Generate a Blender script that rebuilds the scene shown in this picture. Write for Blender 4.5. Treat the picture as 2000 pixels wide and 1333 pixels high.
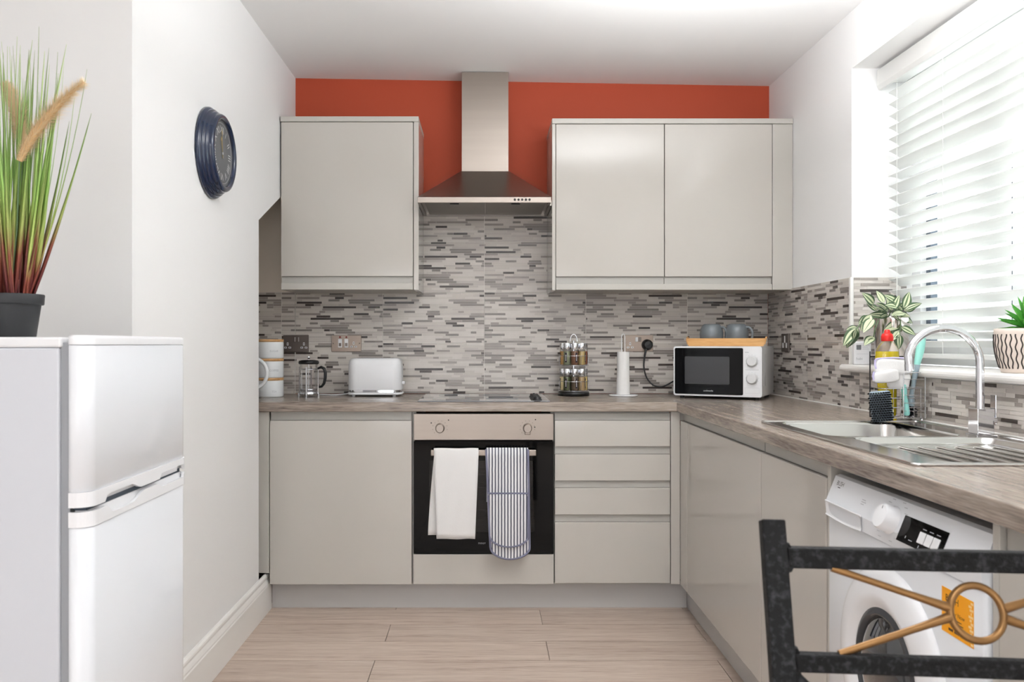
import bpy, bmesh, math, random
from mathutils import Vector, Matrix
R = math.radians
PI = math.pi
random.seed(7)
for o in list(bpy.data.objects):
    bpy.data.objects.remove(o)
SC = bpy.context.scene
COL = SC.collection

# ------------------------------------------------------------------ camera, world, lights, exposure
F = 1620.0                      # focal length in pixels of the 2000 px wide frame
CAMY, CAMZ = -4.107, 1.14
cam = bpy.data.cameras.new('camera')
cam.sensor_width = 36.0
cam.lens = F / 2000 * 36
cam.shift_x = (1000 - 948) / 2000
cam.shift_y = (672 - 666.5) / 2000
cam.clip_start = 0.05
cam.dof.use_dof = True
cam.dof.focus_distance = 3.5
cam.dof.aperture_fstop = 9.0
camo = bpy.data.objects.new('camera', cam)
camo.location = (0, CAMY, CAMZ)
camo.rotation_euler = (R(90), 0, 0)
COL.objects.link(camo)
SC.camera = camo

world = bpy.data.worlds.new('daylight')
SC.world = world
world.use_nodes = True
wn = world.node_tree.nodes
wn['Background'].inputs['Color'].default_value = (0.93, 0.97, 1.0, 1)
wn['Background'].inputs['Strength'].default_value = 4.2


def area(name, loc, rot, sx, sy, power, color=(1, 1, 1), portal=False):
    l = bpy.data.lights.new(name, 'AREA')
    l.shape = 'RECTANGLE'
    l.size, l.size_y = sx, sy
    l.energy = power
    l.color = color
    if portal:
        l.cycles.is_portal = True
    o = bpy.data.objects.new(name, l)
    o.location = loc
    o.rotation_euler = rot
    COL.objects.link(o)
    return o


# daylight entering by the kitchen window (portal for the sky), then an added fill light at the room's back, no window there
area('kitchen_window_portal', (1.76, -1.95, 1.63), (0, R(90), 0), 1.2, 2.2, 1, portal=True)
area('added_rear_fill', (-0.2, -6.55, 1.1), (R(90), 0, 0), 2.6, 1.9, 38, (0.95, 0.975, 1.0))
# added unseen fill lights, no lamps of the room, shining up on the ceiling (set above the picture's upper edge and behind the camera)
area('added_uplight', (0.68, -2.0, 1.96), (R(180), 0, 0), 0.5, 0.5, 44, (0.95, 0.975, 1.0))
area('added_uplight', (0.10, -4.6, 1.98), (R(180), 0, 0), 0.45, 0.45, 38, (0.95, 0.975, 1.0))

SC.view_settings.view_transform = 'Standard'
SC.view_settings.look = 'None'
SC.view_settings.exposure = 0.17
SC.view_settings.gamma = 1.0
SC.view_settings.use_curve_mapping = False


# ------------------------------------------------------------------ helpers
def P(px, py, D):
    s = F / D
    return Vector(((px - 948) / s, CAMY + D, CAMZ - (py - 672) / s))


def XD(px, D): return (px - 948) * D / F
def ZD(py, D): return CAMZ - (py - 672) * D / F
def YD(D): return CAMY + D


class G:
    """collects shapes that become ONE mesh object"""
    def __init__(self):
        self.v = []; self.f = []; self.m = []; self.s = []

    def add(self, vs, fs, mi=0, smooth=False, M=None):
        n = len(self.v)
        if M is not None:
            vs = [M @ Vector(v) for v in vs]
        self.v.extend([tuple(v) for v in vs])
        for f in fs:
            self.f.append(tuple(i + n for i in f)); self.m.append(mi); self.s.append(smooth)
        return self

    def box(self, x0, x1, y0, y1, z0, z1, bev=0, seg=2, mi=0, M=None):
        if x1 < x0: x0, x1 = x1, x0
        if y1 < y0: y0, y1 = y1, y0
        if z1 < z0: z0, z1 = z1, z0
        if bev <= 0:
            vs = [(x, y, z) for x in (x0, x1) for y in (y0, y1) for z in (z0, z1)]
            fs = [(0, 1, 3, 2), (4, 6, 7, 5), (0, 4, 5, 1), (2, 3, 7, 6), (0, 2, 6, 4), (1, 5, 7, 3)]
            return self.add(vs, fs, mi, False, M)
        bm = bmesh.new()
        bmesh.ops.create_cube(bm, size=1)
        for v in bm.verts:
            v.co = Vector(((x0 + x1) / 2 + v.co.x * (x1 - x0), (y0 + y1) / 2 + v.co.y * (y1 - y0), (z0 + z1) / 2 + v.co.z * (z1 - z0)))
        b = min(bev, (x1 - x0) * .49, (y1 - y0) * .49, (z1 - z0) * .49)
        bmesh.ops.bevel(bm, geom=list(bm.edges), offset=b, segments=seg, profile=.5, affect='EDGES')
        return self.bm(bm, mi, bev > .004, M)

    def bm(self, bm, mi=0, smooth=False, M=None):
        bm.verts.index_update()
        self.add([v.co.copy() for v in bm.verts], [[v.index for v in f.verts] for f in bm.faces], mi, smooth, M)
        bm.free()
        return self

    def lathe(self, prof, c=(0, 0, 0), seg=24, mi=0, M=None, smooth=True, caps=True, sx=1, sy=1):
        """prof: list of (r, z); a repeated point makes a sharp edge"""
        T = Matrix.Translation(Vector(c))
        if M is not None: T = M @ T
        vs, fs = [], []
        for r, z in prof:
            for k in range(seg):
                a = 2 * PI * k / seg
                vs.append((r * math.cos(a) * sx, r * math.sin(a) * sy, z))
        for i in range(len(prof) - 1):
            if prof[i] == prof[i + 1]: continue
            for k in range(seg):
                k2 = (k + 1) % seg
                fs.append((i * seg + k, i * seg + k2, (i + 1) * seg + k2, (i + 1) * seg + k))
        self.add(vs, fs, mi, smooth, T)
        if caps:
            for (r, z), fl in ((prof[0], True), (prof[-1], False)):
                if r > 1e-5:
                    ring = [(r * math.cos(2 * PI * k / seg) * sx, r * math.sin(2 * PI * k / seg) * sy, z) for k in range(seg)]
                    idx = list(range(seg))
                    if fl: idx.reverse()
                    self.add(ring, [idx], mi, False, T)
        return self

    def cyl(self, p0, p1, r0, r1=None, seg=12, mi=0, caps=True, smooth=True):
        p0, p1 = Vector(p0), Vector(p1)
        d = p1 - p0
        q = Vector((0, 0, 1)).rotation_difference(d.normalized()).to_matrix().to_4x4()
        M = Matrix.Translation(p0) @ q
        return self.lathe([(r0, 0), (r0 if r1 is None else r1, d.length)], seg=seg, mi=mi, M=M, caps=caps, smooth=smooth)

    def tube(self, pts, r, seg=8, closed=False, mi=0, caps=True, sq=False):
        pts = [Vector(p) for p in pts]
        n = len(pts)
        rs = r if isinstance(r, (list, tuple)) else [r] * n
        tang = []
        for i in range(n):
            a = pts[(i - 1) % n] if (closed or i > 0) else pts[i]
            b = pts[(i + 1) % n] if (closed or i < n - 1) else pts[i]
            t = (b - a)
            tang.append(t.normalized() if t.length > 1e-9 else Vector((0, 0, 1)))
        t0 = tang[0]
        ref = Vector((0, 0, 1)) if abs(t0.z) < .9 else Vector((1, 0, 0))
        nrm = (ref - t0 * ref.dot(t0)).normalized()
        vs = []
        for i in range(n):
            if i:
                nrm = tang[i - 1].rotation_difference(tang[i]) @ nrm
                nrm = (nrm - tang[i] * nrm.dot(tang[i])).normalized()
            bn = tang[i].cross(nrm)
            for k in range(seg):
                a = 2 * PI * (k + (.5 if sq else 0)) / seg
                vs.append(pts[i] + (nrm * math.cos(a) + bn * math.sin(a)) * rs[i])
        fs = []
        for i in range(n if closed else n - 1):
            j = (i + 1) % n
            for k in range(seg):
                k2 = (k + 1) % seg
                fs.append((i * seg + k, i * seg + k2, j * seg + k2, j * seg + k))
        self.add(vs, fs, mi, seg > 4)
        if caps and not closed:
            self.add(vs[:seg], [list(range(seg))[::-1]], mi)
            self.add(vs[-seg:], [list(range(seg))], mi)
        return self

    def prism(self, poly, plane, a0, a1, mi=0, M=None, side_mi=None):
        """poly: 2d outline; plane 'yz' extrudes along x, 'xz' along y, 'xy' along z"""
        def mk(p, a):
            return {'yz': (a, p[0], p[1]), 'xz': (p[0], a, p[1]), 'xy': (p[0], p[1], a)}[plane]
        n = len(poly)
        ar = sum(poly[i][0] * poly[(i + 1) % n][1] - poly[(i + 1) % n][0] * poly[i][1] for i in range(n))
        flip = (ar < 0)
        if plane == 'xz': flip = not flip
        if a1 < a0: flip = not flip
        A = [mk(p, a0) for p in poly]; Bv = [mk(p, a1) for p in poly]
        c0 = list(range(n)); c1 = list(range(n))
        if not flip: c0.reverse()
        else: c1.reverse()
        self.add(A, [c0], mi, False, M)
        self.add(Bv, [c1], mi, False, M)
        sides = []
        for i in range(n):
            j = (i + 1) % n
            q = (i, j, n + j, n + i)
            sides.append(q[::-1] if flip else q)
        self.add(A + Bv, sides, mi if side_mi is None else side_mi, False, M)
        return self

    def text(self, body, size, M, mi=0, align='LEFT', ext=0.0):
        cu = bpy.data.curves.new('lettering', 'FONT')
        cu.body = body; cu.size = size; cu.align_x = align; cu.extrude = ext
        cu.resolution_u = 2
        ob = bpy.data.objects.new('lettering', cu)
        COL.objects.link(ob)
        me = bpy.data.meshes.new_from_object(ob)
        self.add([v.co.copy() for v in me.vertices], [list(p.vertices) for p in me.polygons], mi, False, M)
        bpy.data.objects.remove(ob); bpy.data.curves.remove(cu); bpy.data.meshes.remove(me)
        return self

    def mesh(self, name, mats):
        me = bpy.data.meshes.new(name)
        me.from_pydata(self.v, [], self.f)
        for m in (mats if isinstance(mats, (list, tuple)) else [mats]):
            me.materials.append(m)
        me.polygons.foreach_set('material_index', self.m)
        me.polygons.foreach_set('use_smooth', self.s)
        me.update()
        return me

    def build(self, name, mats, parent=None, loc=None):
        return link(name, self.mesh(name, mats), parent, loc)


def link(name, me, parent=None, loc=None, mat=None):
    o = bpy.data.objects.new(name, me)
    COL.objects.link(o)
    if parent is not None: o.parent = parent
    if loc is not None: o.location = loc
    if mat is not None: o.matrix_local = mat
    return o


def tag(o, label, cat, group=None):
    o['label'] = label; o['category'] = cat
    if group: o['group'] = group
    return o


def thing(name, label, cat, loc=(0, 0, 0), rz=0, group=None):
    o = bpy.data.objects.new(name, None)
    o.empty_display_size = .05
    COL.objects.link(o)
    o.location = loc; o.rotation_euler = (0, 0, rz)
    return tag(o, label, cat, group)


def struct(o):
    o['kind'] = 'structure'
    return o


def F_back(x, y, z):            # text frame on a face that looks at the camera (-Y)
    return Matrix(((1, 0, 0, x), (0, 0, -1, y), (0, 1, 0, z), (0, 0, 0, 1)))


def F_right(x, y, z):           # text frame on a face that looks to -X
    return Matrix(((0, 0, -1, x), (-1, 0, 0, y), (0, 1, 0, z), (0, 0, 0, 1)))


def arc(cx, cy, r, a0, a1, n):
    return [(cx + r * math.cos(R(a0 + (a1 - a0) * i / n)), cy + r * math.sin(R(a0 + (a1 - a0) * i / n))) for i in range(n + 1)]


def rrect(x0, x1, y0, y1, r, n=5):
    return (arc(x1 - r, y1 - r, r, 0, 90, n) + arc(x0 + r, y1 - r, r, 90, 180, n)
            + arc(x0 + r, y0 + r, r, 180, 270, n) + arc(x1 - r, y0 + r, r, 270, 360, n))


# ------------------------------------------------------------------ materials (all procedural)
def srgb(r, g, b):
    def c(v):
        v /= 255.0
        return v / 12.92 if v <= .04045 else ((v + .055) / 1.055) ** 2.4
    return (c(r), c(g), c(b), 1)


def mat(name, col, rough=.5, metal=0, spec=.5, coat=0, coat_r=.05, noise=0, nscale=60, bump=0, bscale=120, trans=0, ior=1.45, aniso=0, stretch=None, alpha=None):
    m = bpy.data.materials.new(name)
    m.use_nodes = True
    nt = m.node_tree; b = nt.nodes['Principled BSDF']
    b.inputs['Base Color'].default_value = col
    b.inputs['Roughness'].default_value = rough
    b.inputs['Metallic'].default_value = metal
    b.inputs['Specular IOR Level'].default_value = spec
    b.inputs['Coat Weight'].default_value = coat
    b.inputs['Coat Roughness'].default_value = coat_r
    b.inputs['Transmission Weight'].default_value = trans
    b.inputs['IOR'].default_value = ior
    b.inputs['Anisotropic'].default_value = aniso
    vec = None
    if noise or bump:
        tc = nt.nodes.new('ShaderNodeTexCoord'); mp = nt.nodes.new('ShaderNodeMapping')
        nt.links.new(tc.outputs['Object'], mp.inputs['Vector'])
        if stretch: mp.inputs['Scale'].default_value = stretch
        vec = mp.outputs['Vector']
    if noise:
        n = nt.nodes.new('ShaderNodeTexNoise'); n.inputs['Scale'].default_value = nscale; n.inputs['Detail'].default_value = 5
        nt.links.new(vec, n.inputs['Vector'])
        mx = nt.nodes.new('ShaderNodeMixRGB'); mx.blend_type = 'MIX'
        mx.inputs['Color1'].default_value = tuple(max(0, c * (1 - noise)) for c in col[:3]) + (1,)
        mx.inputs['Color2'].default_value = tuple(min(1, c * (1 + noise)) for c in col[:3]) + (1,)
        nt.links.new(n.outputs['Fac'], mx.inputs['Fac'])
        nt.links.new(mx.outputs['Color'], b.inputs['Base Color'])
    if bump:
        n = nt.nodes.new('ShaderNodeTexNoise'); n.inputs['Scale'].default_value = bscale; n.inputs['Detail'].default_value = 4
        nt.links.new(vec, n.inputs['Vector'])
        bp = nt.nodes.new('ShaderNodeBump'); bp.inputs['Strength'].default_value = bump; bp.inputs['Distance'].default_value = .002
        nt.links.new(n.outputs['Fac'], bp.inputs['Height'])
        nt.links.new(bp.outputs['Normal'], b.inputs['Normal'])
    return m


def wood(name, cols, scale=(1, 1, 1), rough=.4, spec=.4, per_object=0.0, fine=55, bump=.08):
    """grain: noise stretched by scale (small number = long axis)"""
    m = bpy.data.materials.new(name); m.use_nodes = True
    nt = m.node_tree; b = nt.nodes['Principled BSDF']; L = nt.links
    tc = nt.nodes.new('ShaderNodeTexCoord'); mp = nt.nodes.new('ShaderNodeMapping')
    mp.inputs['Scale'].default_value = scale
    oi = nt.nodes.new('ShaderNodeObjectInfo')
    add = nt.nodes.new('ShaderNodeVectorMath'); add.operation = 'MULTIPLY_ADD'
    L.new(oi.outputs['Random'], add.inputs[0]); add.inputs[1].default_value = (per_object * 37, per_object * 53, per_object * 11)
    L.new(tc.outputs['Object'], mp.inputs['Vector']); L.new(mp.outputs['Vector'], add.inputs[2])
    n1 = nt.nodes.new('ShaderNodeTexNoise'); n1.inputs['Scale'].default_value = 9; n1.inputs['Detail'].default_value = 6; n1.inputs['Distortion'].default_value = .6
    n2 = nt.nodes.new('ShaderNodeTexNoise'); n2.inputs['Scale'].default_value = fine; n2.inputs['Detail'].default_value = 4
    L.new(add.outputs['Vector'], n1.inputs['Vector']); L.new(add.outputs['Vector'], n2.inputs['Vector'])
    mx = nt.nodes.new('ShaderNodeMath'); mx.operation = 'MULTIPLY_ADD'
    L.new(n2.outputs['Fac'], mx.inputs[0]); mx.inputs[1].default_value = .45
    hs = nt.nodes.new('ShaderNodeMath'); hs.operation = 'MULTIPLY'; hs.inputs[1].default_value = .62
    L.new(n1.outputs['Fac'], hs.inputs[0]); L.new(hs.outputs[0], mx.inputs[2])
    cr = nt.nodes.new('ShaderNodeValToRGB')
    el = cr.color_ramp.elements
    el[0].position = .36; el[0].color = cols[0]
    el[1].position = .68; el[1].color = cols[-1]
    for i, c in enumerate(cols[1:-1]):
        e = el.new(.36 + .32 * (i + 1) / (len(cols) - 1)); e.color = c
    L.new(mx.outputs[0], cr.inputs['Fac'])
    out = cr.outputs['Color']
    if per_object:
        hsv = nt.nodes.new('ShaderNodeHueSaturation')
        mr = nt.nodes.new('ShaderNodeMapRange'); mr.inputs['To Min'].default_value = .93; mr.inputs['To Max'].default_value = 1.07
        L.new(oi.outputs['Random'], mr.inputs['Value']); L.new(mr.outputs['Result'], hsv.inputs['Value'])
        L.new(out, hsv.inputs['Color']); out = hsv.outputs['Color']
    L.new(out, b.inputs['Base Color'])
    b.inputs['Roughness'].default_value = rough; b.inputs['Specular IOR Level'].default_value = spec
    bp = nt.nodes.new('ShaderNodeBump'); bp.inputs['Strength'].default_value = bump; bp.inputs['Distance'].default_value = .001
    L.new(n2.outputs['Fac'], bp.inputs['Height']); L.new(bp.outputs['Normal'], b.inputs['Normal'])
    return m


def glass(name, tint=(1, 1, 1, 1), fac=.08):
    m = bpy.data.materials.new(name); m.use_nodes = True
    nt = m.node_tree; nt.nodes.clear()
    o = nt.nodes.new('ShaderNodeOutputMaterial'); t = nt.nodes.new('ShaderNodeBsdfTransparent'); g = nt.nodes.new('ShaderNodeBsdfGlossy')
    t.inputs['Color'].default_value = tint; g.inputs['Roughness'].default_value = .02
    lw = nt.nodes.new('ShaderNodeLayerWeight'); lw.inputs['Blend'].default_value = .25
    mr = nt.nodes.new('ShaderNodeMath'); mr.operation = 'MULTIPLY_ADD'; mr.inputs[1].default_value = .5; mr.inputs[2].default_value = fac * .5
    nt.links.new(lw.outputs['Fresnel'], mr.inputs[0])
    mx = nt.nodes.new('ShaderNodeMixShader')
    nt.links.new(mr.outputs[0], mx.inputs['Fac']); nt.links.new(t.outputs[0], mx.inputs[1]); nt.links.new(g.outputs[0], mx.inputs[2])
    nt.links.new(mx.outputs[0], o.inputs['Surface'])
    return m


M = {}
M['wall'] = mat('wall_paint', srgb(238, 237, 236), .7, spec=.25, bump=.05, bscale=90)
M['reveal'] = M['wall']
M['cream'] = mat('recess_paint', srgb(228, 218, 206), .75, spec=.2)
M['ceil'] = mat('ceiling_paint', srgb(240, 239, 238), .8, spec=.2)
M['red'] = mat('terracotta_paint', srgb(178, 76, 50), .6, spec=.3, noise=.05, nscale=4, bump=.06, bscale=60)
M['skirt'] = mat('gloss_white_paint', srgb(238, 235, 231), .35, spec=.5)
M['cab'] = mat('gloss_grey_door', srgb(190, 185, 178), .06, spec=.4)
M['carc'] = mat('grey_carcass', srgb(188, 184, 177), .35, spec=.4)
M['rail'] = mat('grey_handle_rail', srgb(174, 171, 165), .3, spec=.5)
M['plinth'] = mat('plinth_grey', srgb(186, 183, 181), .4, spec=.4)
M['gap'] = mat('dark_gap', srgb(40, 36, 34), .8, spec=.1)
GW = [srgb(98, 87, 79), srgb(133, 120, 110), srgb(150, 137, 126), srgb(168, 156, 145)]
M['worktop_x'] = wood('worktop_oak_along_x', GW, (.35, 5, 5), .26, .5)
M['worktop_y'] = wood('worktop_oak_along_y', GW, (5, .35, 5), .23, .6)
M['plank'] = wood('floor_oak', [srgb(158, 138, 124), srgb(181, 162, 148), srgb(190, 172, 158), srgb(199, 183, 170)], (.35, 5, 5), .42, .4, per_object=1.0, fine=40)
M['floor_gap'] = mat('floor_joint', srgb(98, 84, 74), .8, spec=.1)
M['steel'] = mat('brushed_steel', srgb(164, 154, 146), .4, 1, noise=.08, nscale=3, stretch=(.4, 3, 12), aniso=.4)
M['steel_d'] = mat('brushed_steel_canopy', srgb(160, 154, 148), .28, 1, noise=.06, nscale=3, aniso=.3)
M['steel_f'] = mat('filter_steel', srgb(150, 146, 140), .45, 1, noise=.15, nscale=300)
M['sink'] = mat('sink_steel', srgb(205, 203, 200), .14, 1)
M['chrome'] = mat('chrome', srgb(225, 226, 230), .06, 1)
M['black_glass'] = mat('black_glass', srgb(7, 7, 8), .04, spec=.22)
M['hob_glass'] = mat('hob_glass', srgb(12, 12, 13), .03, spec=.9, coat=1.0, coat_r=.02)
M['black'] = mat('black_plastic', srgb(22, 22, 24), .35)
M['dark'] = mat('dark_interior', srgb(30, 26, 24), .6)
M['white_p'] = mat('white_plastic', srgb(236, 236, 238), .25, spec=.5)
M['white_e'] = mat('white_enamel', srgb(232, 234, 238), .16, spec=.5, coat=.2)
M['grey_p'] = mat('grey_plastic', srgb(150, 152, 156), .4)
M['pale_grey'] = mat('pale_grey_print', srgb(176, 178, 182), .5)
M['print'] = mat('dark_print', srgb(38, 38, 40), .5)
M['white_print'] = mat('white_print', srgb(225, 225, 225), .5)
M['grout'] = mat('tile_grout', srgb(212, 206, 198), .8, spec=.2)
TC = [(196, 189, 181), (207, 200, 193), (188, 180, 174), (150, 142, 136), (128, 120, 115), (66, 57, 53)]
M['tiles'] = [M['grout']] + [mat('mosaic_%d' % i, srgb(*c), .24, spec=.5, noise=.07, nscale=26) for i, c in enumerate(TC)]
M['trim'] = mat('tile_trim_white', srgb(232, 230, 226), .3)
M['bronze'] = mat('socket_bronze', srgb(150, 136, 126), .33, .85)
M['bronze_d'] = mat('socket_dark_bronze', srgb(112, 103, 98), .33, .85)
M['navy'] = mat('navy_lacquer', srgb(17, 33, 60), .2, spec=.5, coat=.4)
M['dial'] = mat('clock_dial', srgb(92, 94, 99), .5, noise=.1, nscale=20)
M['gold'] = mat('antique_gold', srgb(132, 98, 60), .3, .7, noise=.15, nscale=60)
M['iron'] = None
M['cloth_w'] = mat('white_cotton', srgb(232, 230, 229), .9, spec=.1, bump=.35, bscale=420)
M['lilac'] = mat('lilac_binding', srgb(126, 126, 146), .85, spec=.1, bump=.2, bscale=400)
M['wood_l'] = wood('bamboo', [srgb(196, 140, 82), srgb(219, 168, 108), srgb(230, 184, 126)], (.5, 5, 5), .4, .4)
M['wood_d'] = wood('acacia_lid', [srgb(160, 116, 72), srgb(190, 146, 96), srgb(206, 164, 116)], (.6, 5, 5), .45, .4)
M['mug'] = mat('grey_stoneware', srgb(110, 116, 120), .22, spec=.5, noise=.12, nscale=30)
M['ceramic'] = mat('white_ceramic', srgb(232, 234, 235), .22, spec=.5)
M['pot_black'] = mat('black_pot', srgb(40, 41, 43), .5, noise=.08, nscale=60)
M['soil'] = mat('moss_soil', srgb(60, 52, 40), .9, bump=.8, bscale=90)
M['glass'] = glass('clear_glass')
M['pane'] = glass('window_pane', (.97, .99, .98, 1), .02)
M['upvc'] = mat('upvc_white', srgb(240, 240, 240), .3)
M['gasket'] = mat('gasket_grey', srgb(92, 102, 114), .6)
M['valance'] = mat('valance_white', srgb(216, 215, 212), .45)
M['cord'] = mat('blind_cord', srgb(240, 240, 236), .8)
M['kroll'] = mat('paper_roll', srgb(238, 236, 234), .9, spec=.05, bump=.2, bscale=250)


def iron_mat():
    m = mat('wrought_iron', srgb(14, 14, 15), .62, 0, spec=.25, noise=.5, nscale=60, bump=.9, bscale=190)
    nt = m.node_tree; b = nt.nodes['Principled BSDF']
    tc = nt.nodes.new('ShaderNodeTexCoord'); n = nt.nodes.new('ShaderNodeTexNoise'); n.inputs['Scale'].default_value = 120; n.inputs['Detail'].default_value = 6
    cr = nt.nodes.new('ShaderNodeValToRGB'); e = cr.color_ramp.elements
    e[0].position = .5; e[0].color = srgb(15, 15, 16); e[1].position = .8; e[1].color = srgb(58, 59, 62)
    nt.links.new(tc.outputs['Object'], n.inputs['Vector']); nt.links.new(n.outputs['Fac'], cr.inputs['Fac'])
    nt.links.new(cr.outputs['Color'], b.inputs['Base Color'])
    return m


M['iron'] = iron_mat()


def slat_mat():
    m = bpy.data.materials.new('blind_slat'); m.use_nodes = True
    nt = m.node_tree; b = nt.nodes['Principled BSDF']
    b.inputs['Base Color'].default_value = srgb(246, 246, 245); b.inputs['Roughness'].default_value = .4
    t = nt.nodes.new('ShaderNodeBsdfTranslucent'); t.inputs['Color'].default_value = srgb(244, 244, 240)
    mx = nt.nodes.new('ShaderNodeMixShader'); mx.inputs['Fac'].default_value = .3
    nt.links.new(b.outputs[0], mx.inputs[1]); nt.links.new(t.outputs[0], mx.inputs[2])
    nt.links.new(mx.outputs[0], nt.nodes['Material Output'].inputs['Surface'])
    return m


M['slat'] = slat_mat()


def stripes_mat():
    m = bpy.data.materials.new('ticking_stripe'); m.use_nodes = True
    nt = m.node_tree; b = nt.nodes['Principled BSDF']; L = nt.links
    tc = nt.nodes.new('ShaderNodeTexCoord'); sp = nt.nodes.new('ShaderNodeSeparateXYZ')
    L.new(tc.outputs['Object'], sp.inputs['Vector'])
    nz = nt.nodes.new('ShaderNodeTexNoise'); nz.inputs['Scale'].default_value = 40
    L.new(tc.outputs['Object'], nz.inputs['Vector'])
    ma = nt.nodes.new('ShaderNodeMath'); ma.operation = 'MULTIPLY_ADD'; ma.inputs[1].default_value = .0016
    L.new(nz.outputs['Fac'], ma.inputs[0]); L.new(sp.outputs['X'], ma.inputs[2])
    md = nt.nodes.new('ShaderNodeMath'); md.operation = 'PINGPONG'; md.inputs[1].default_value = .0065
    L.new(ma.outputs[0], md.inputs[0])
    cr = nt.nodes.new('ShaderNodeValToRGB'); cr.color_ramp.interpolation = 'LINEAR'
    e = cr.color_ramp.elements
    e[0].position = 0; e[0].color = srgb(92, 92, 104)
    e[1].position = 1; e[1].color = srgb(236, 235, 236)
    for p, c in ((.36, srgb(100, 100, 112)), (.48, srgb(232, 231, 233))):
        x = e.new(p); x.color = c
    dv = nt.nodes.new('ShaderNodeMath'); dv.operation = 'DIVIDE'; dv.inputs[1].default_value = .0065
    L.new(md.outputs[0], dv.inputs[0]); L.new(dv.outputs[0], cr.inputs['Fac'])
    L.new(cr.outputs['Color'], b.inputs['Base Color'])
    b.inputs['Roughness'].default_value = .9; b.inputs['Specular IOR Level'].default_value = .1
    return m


M['stripes'] = stripes_mat()


def blade_mat():
    m = bpy.data.materials.new('grass_blade'); m.use_nodes = True
    nt = m.node_tree; b = nt.nodes['Principled BSDF']; L = nt.links
    tc = nt.nodes.new('ShaderNodeTexCoord'); sp = nt.nodes.new('ShaderNodeSeparateXYZ'); oi = nt.nodes.new('ShaderNodeObjectInfo')
    L.new(tc.outputs['Object'], sp.inputs['Vector'])
    ma = nt.nodes.new('ShaderNodeMath'); ma.operation = 'MULTIPLY_ADD'; ma.inputs[1].default_value = .09
    L.new(oi.outputs['Random'], ma.inputs[0]); L.new(sp.outputs['Z'], ma.inputs[2])
    cr = nt.nodes.new('ShaderNodeValToRGB'); e = cr.color_ramp.elements
    e[0].position = .13; e[0].color = srgb(116, 44, 44)
    e[1].position = .62; e[1].color = srgb(190, 210, 150)
    for p, c in ((.2, srgb(150, 80, 60)), (.26, srgb(182, 196, 108)), (.38, srgb(150, 190, 96))):
        x = e.new(p); x.color = c
    L.new(ma.outputs[0], cr.inputs['Fac'])
    hsv = nt.nodes.new('ShaderNodeHueSaturation'); mr = nt.nodes.new('ShaderNodeMapRange')
    mr.inputs['To Min'].default_value = .7; mr.inputs['To Max'].default_value = 1.2
    L.new(oi.outputs['Random'], mr.inputs['Value']); L.new(mr.outputs['Result'], hsv.inputs['Value'])
    L.new(cr.outputs['Color'], hsv.inputs['Color']); L.new(hsv.outputs['Color'], b.inputs['Base Color'])
    b.inputs['Roughness'].default_value = .45
    return m


M['blade'] = blade_mat()

# ------------------------------------------------------------------ the setting
XL, XR = -0.94, 1.405            # left and right wall faces
YN = -6.6                        # back of the room, behind the camera
XF = -2.4                        # far left wall of the room
YJ = YD(2.207)                   # the wall that looks at the camera behind the fridge


def zc(x): return 2.456 + (x + .934) * (2.417 - 2.456) / 2.339


# floor: joint-coloured base with every plank laid on it
fl = G(); fl.box(XF - .05, XR + .05, YN - .05, .05, -.06, -.0105)
floor = struct(fl.build('floor', M['floor_gap']))
floor['label'] = 'pale greige oak plank floor'
PITCH, PL = .19, 1.232
row = -1
while True:
    d1 = 3.554 - row * PITCH
    d0 = d1 - PITCH
    y0, y1 = YD(d0), YD(d1)
    if y1 < YN: break
    xmin = XL if d0 > 2.207 - .19 else XF
    off = .232 if row % 2 == 0 else -.384
    if row in (3,): off = -.3975
    k = -3
    while True:
        a, b = off + k * PL, off + (k + 1) * PL
        k += 1
        if a > XR: break
        a, b = max(a, xmin), min(b, XR)
        if b - a < .02: continue
        y0c = max(y0, YN)
        g = G(); w, h = (b - a) / 2 - .0012, (y1 - y0c) / 2 - .0012
        g.box(-w, w, -h, h, -.0105, 0)
        g.build('plank', M['plank'], floor, ((a + b) / 2, (y0c + y1) / 2, 0))
    row += 1

# ceiling (falls a little towards the right, as in the photograph)
g = G()
xa, xb = XF - .1, XR + .4
g.prism([(xa, zc(xa)), (xb, zc(xb)), (xb, zc(xb) + .1), (xa, zc(xa) + .1)], 'xz', YN - .1, .1)
struct(g.build('ceiling', M['ceil']))

# back wall: terracotta part, cream part inside the recess
g = G(); g.prism([(XL, -.05), (XR + .3, -.05), (XR + .3, zc(XR) + .02), (XL, zc(XL) + .02)], 'xz', 0, .1)
wall_back = struct(g.build('wall_back', M['red']))
g = G(); g.box(-1.4, XL, 0, .1, -.05, 2.47)
wall_recess = struct(g.build('wall_recess', M['cream']))
# left wall with the sloping cut-out above the recess, extruded to the recess depth
s0 = (YD(3.44), 1.654)
slope = (1.8145 - 1.654) / .367
poly = [(YJ, -.05), (s0[0], -.05), s0, (-.001, 1.654 + slope * (-.001 - s0[0])), (-.001, zc(XL) + .02), (YJ, zc(XL) + .02)]
g = G(); g.prism(poly, 'yz', -1.30, XL)
struct(g.build('wall_left', M['wall']))
g = G(); g.box(-1.36, -1.302, s0[0] - .2, -.001, -.05, 2.2)
struct(g.build('wall_recess_side', M['cream']))
# wall behind the fridge (looks at the camera) and the rest of the room
g = G(); g.box(XF, -1.302, YJ, YJ + .1, -.05, 2.5)
struct(g.build('wall_fridge', M['wall']))
g = G(); g.box(XF - .1, XF, YN - .1, YJ + .1, -.05, 2.5)
struct(g.build('wall_far_left', M['wall']))
g = G(); g.box(XF - .1, XR + .3, YN - .1, YN, -.05, 2.5)
struct(g.build('wall_room_back', M['wall']))
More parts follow.
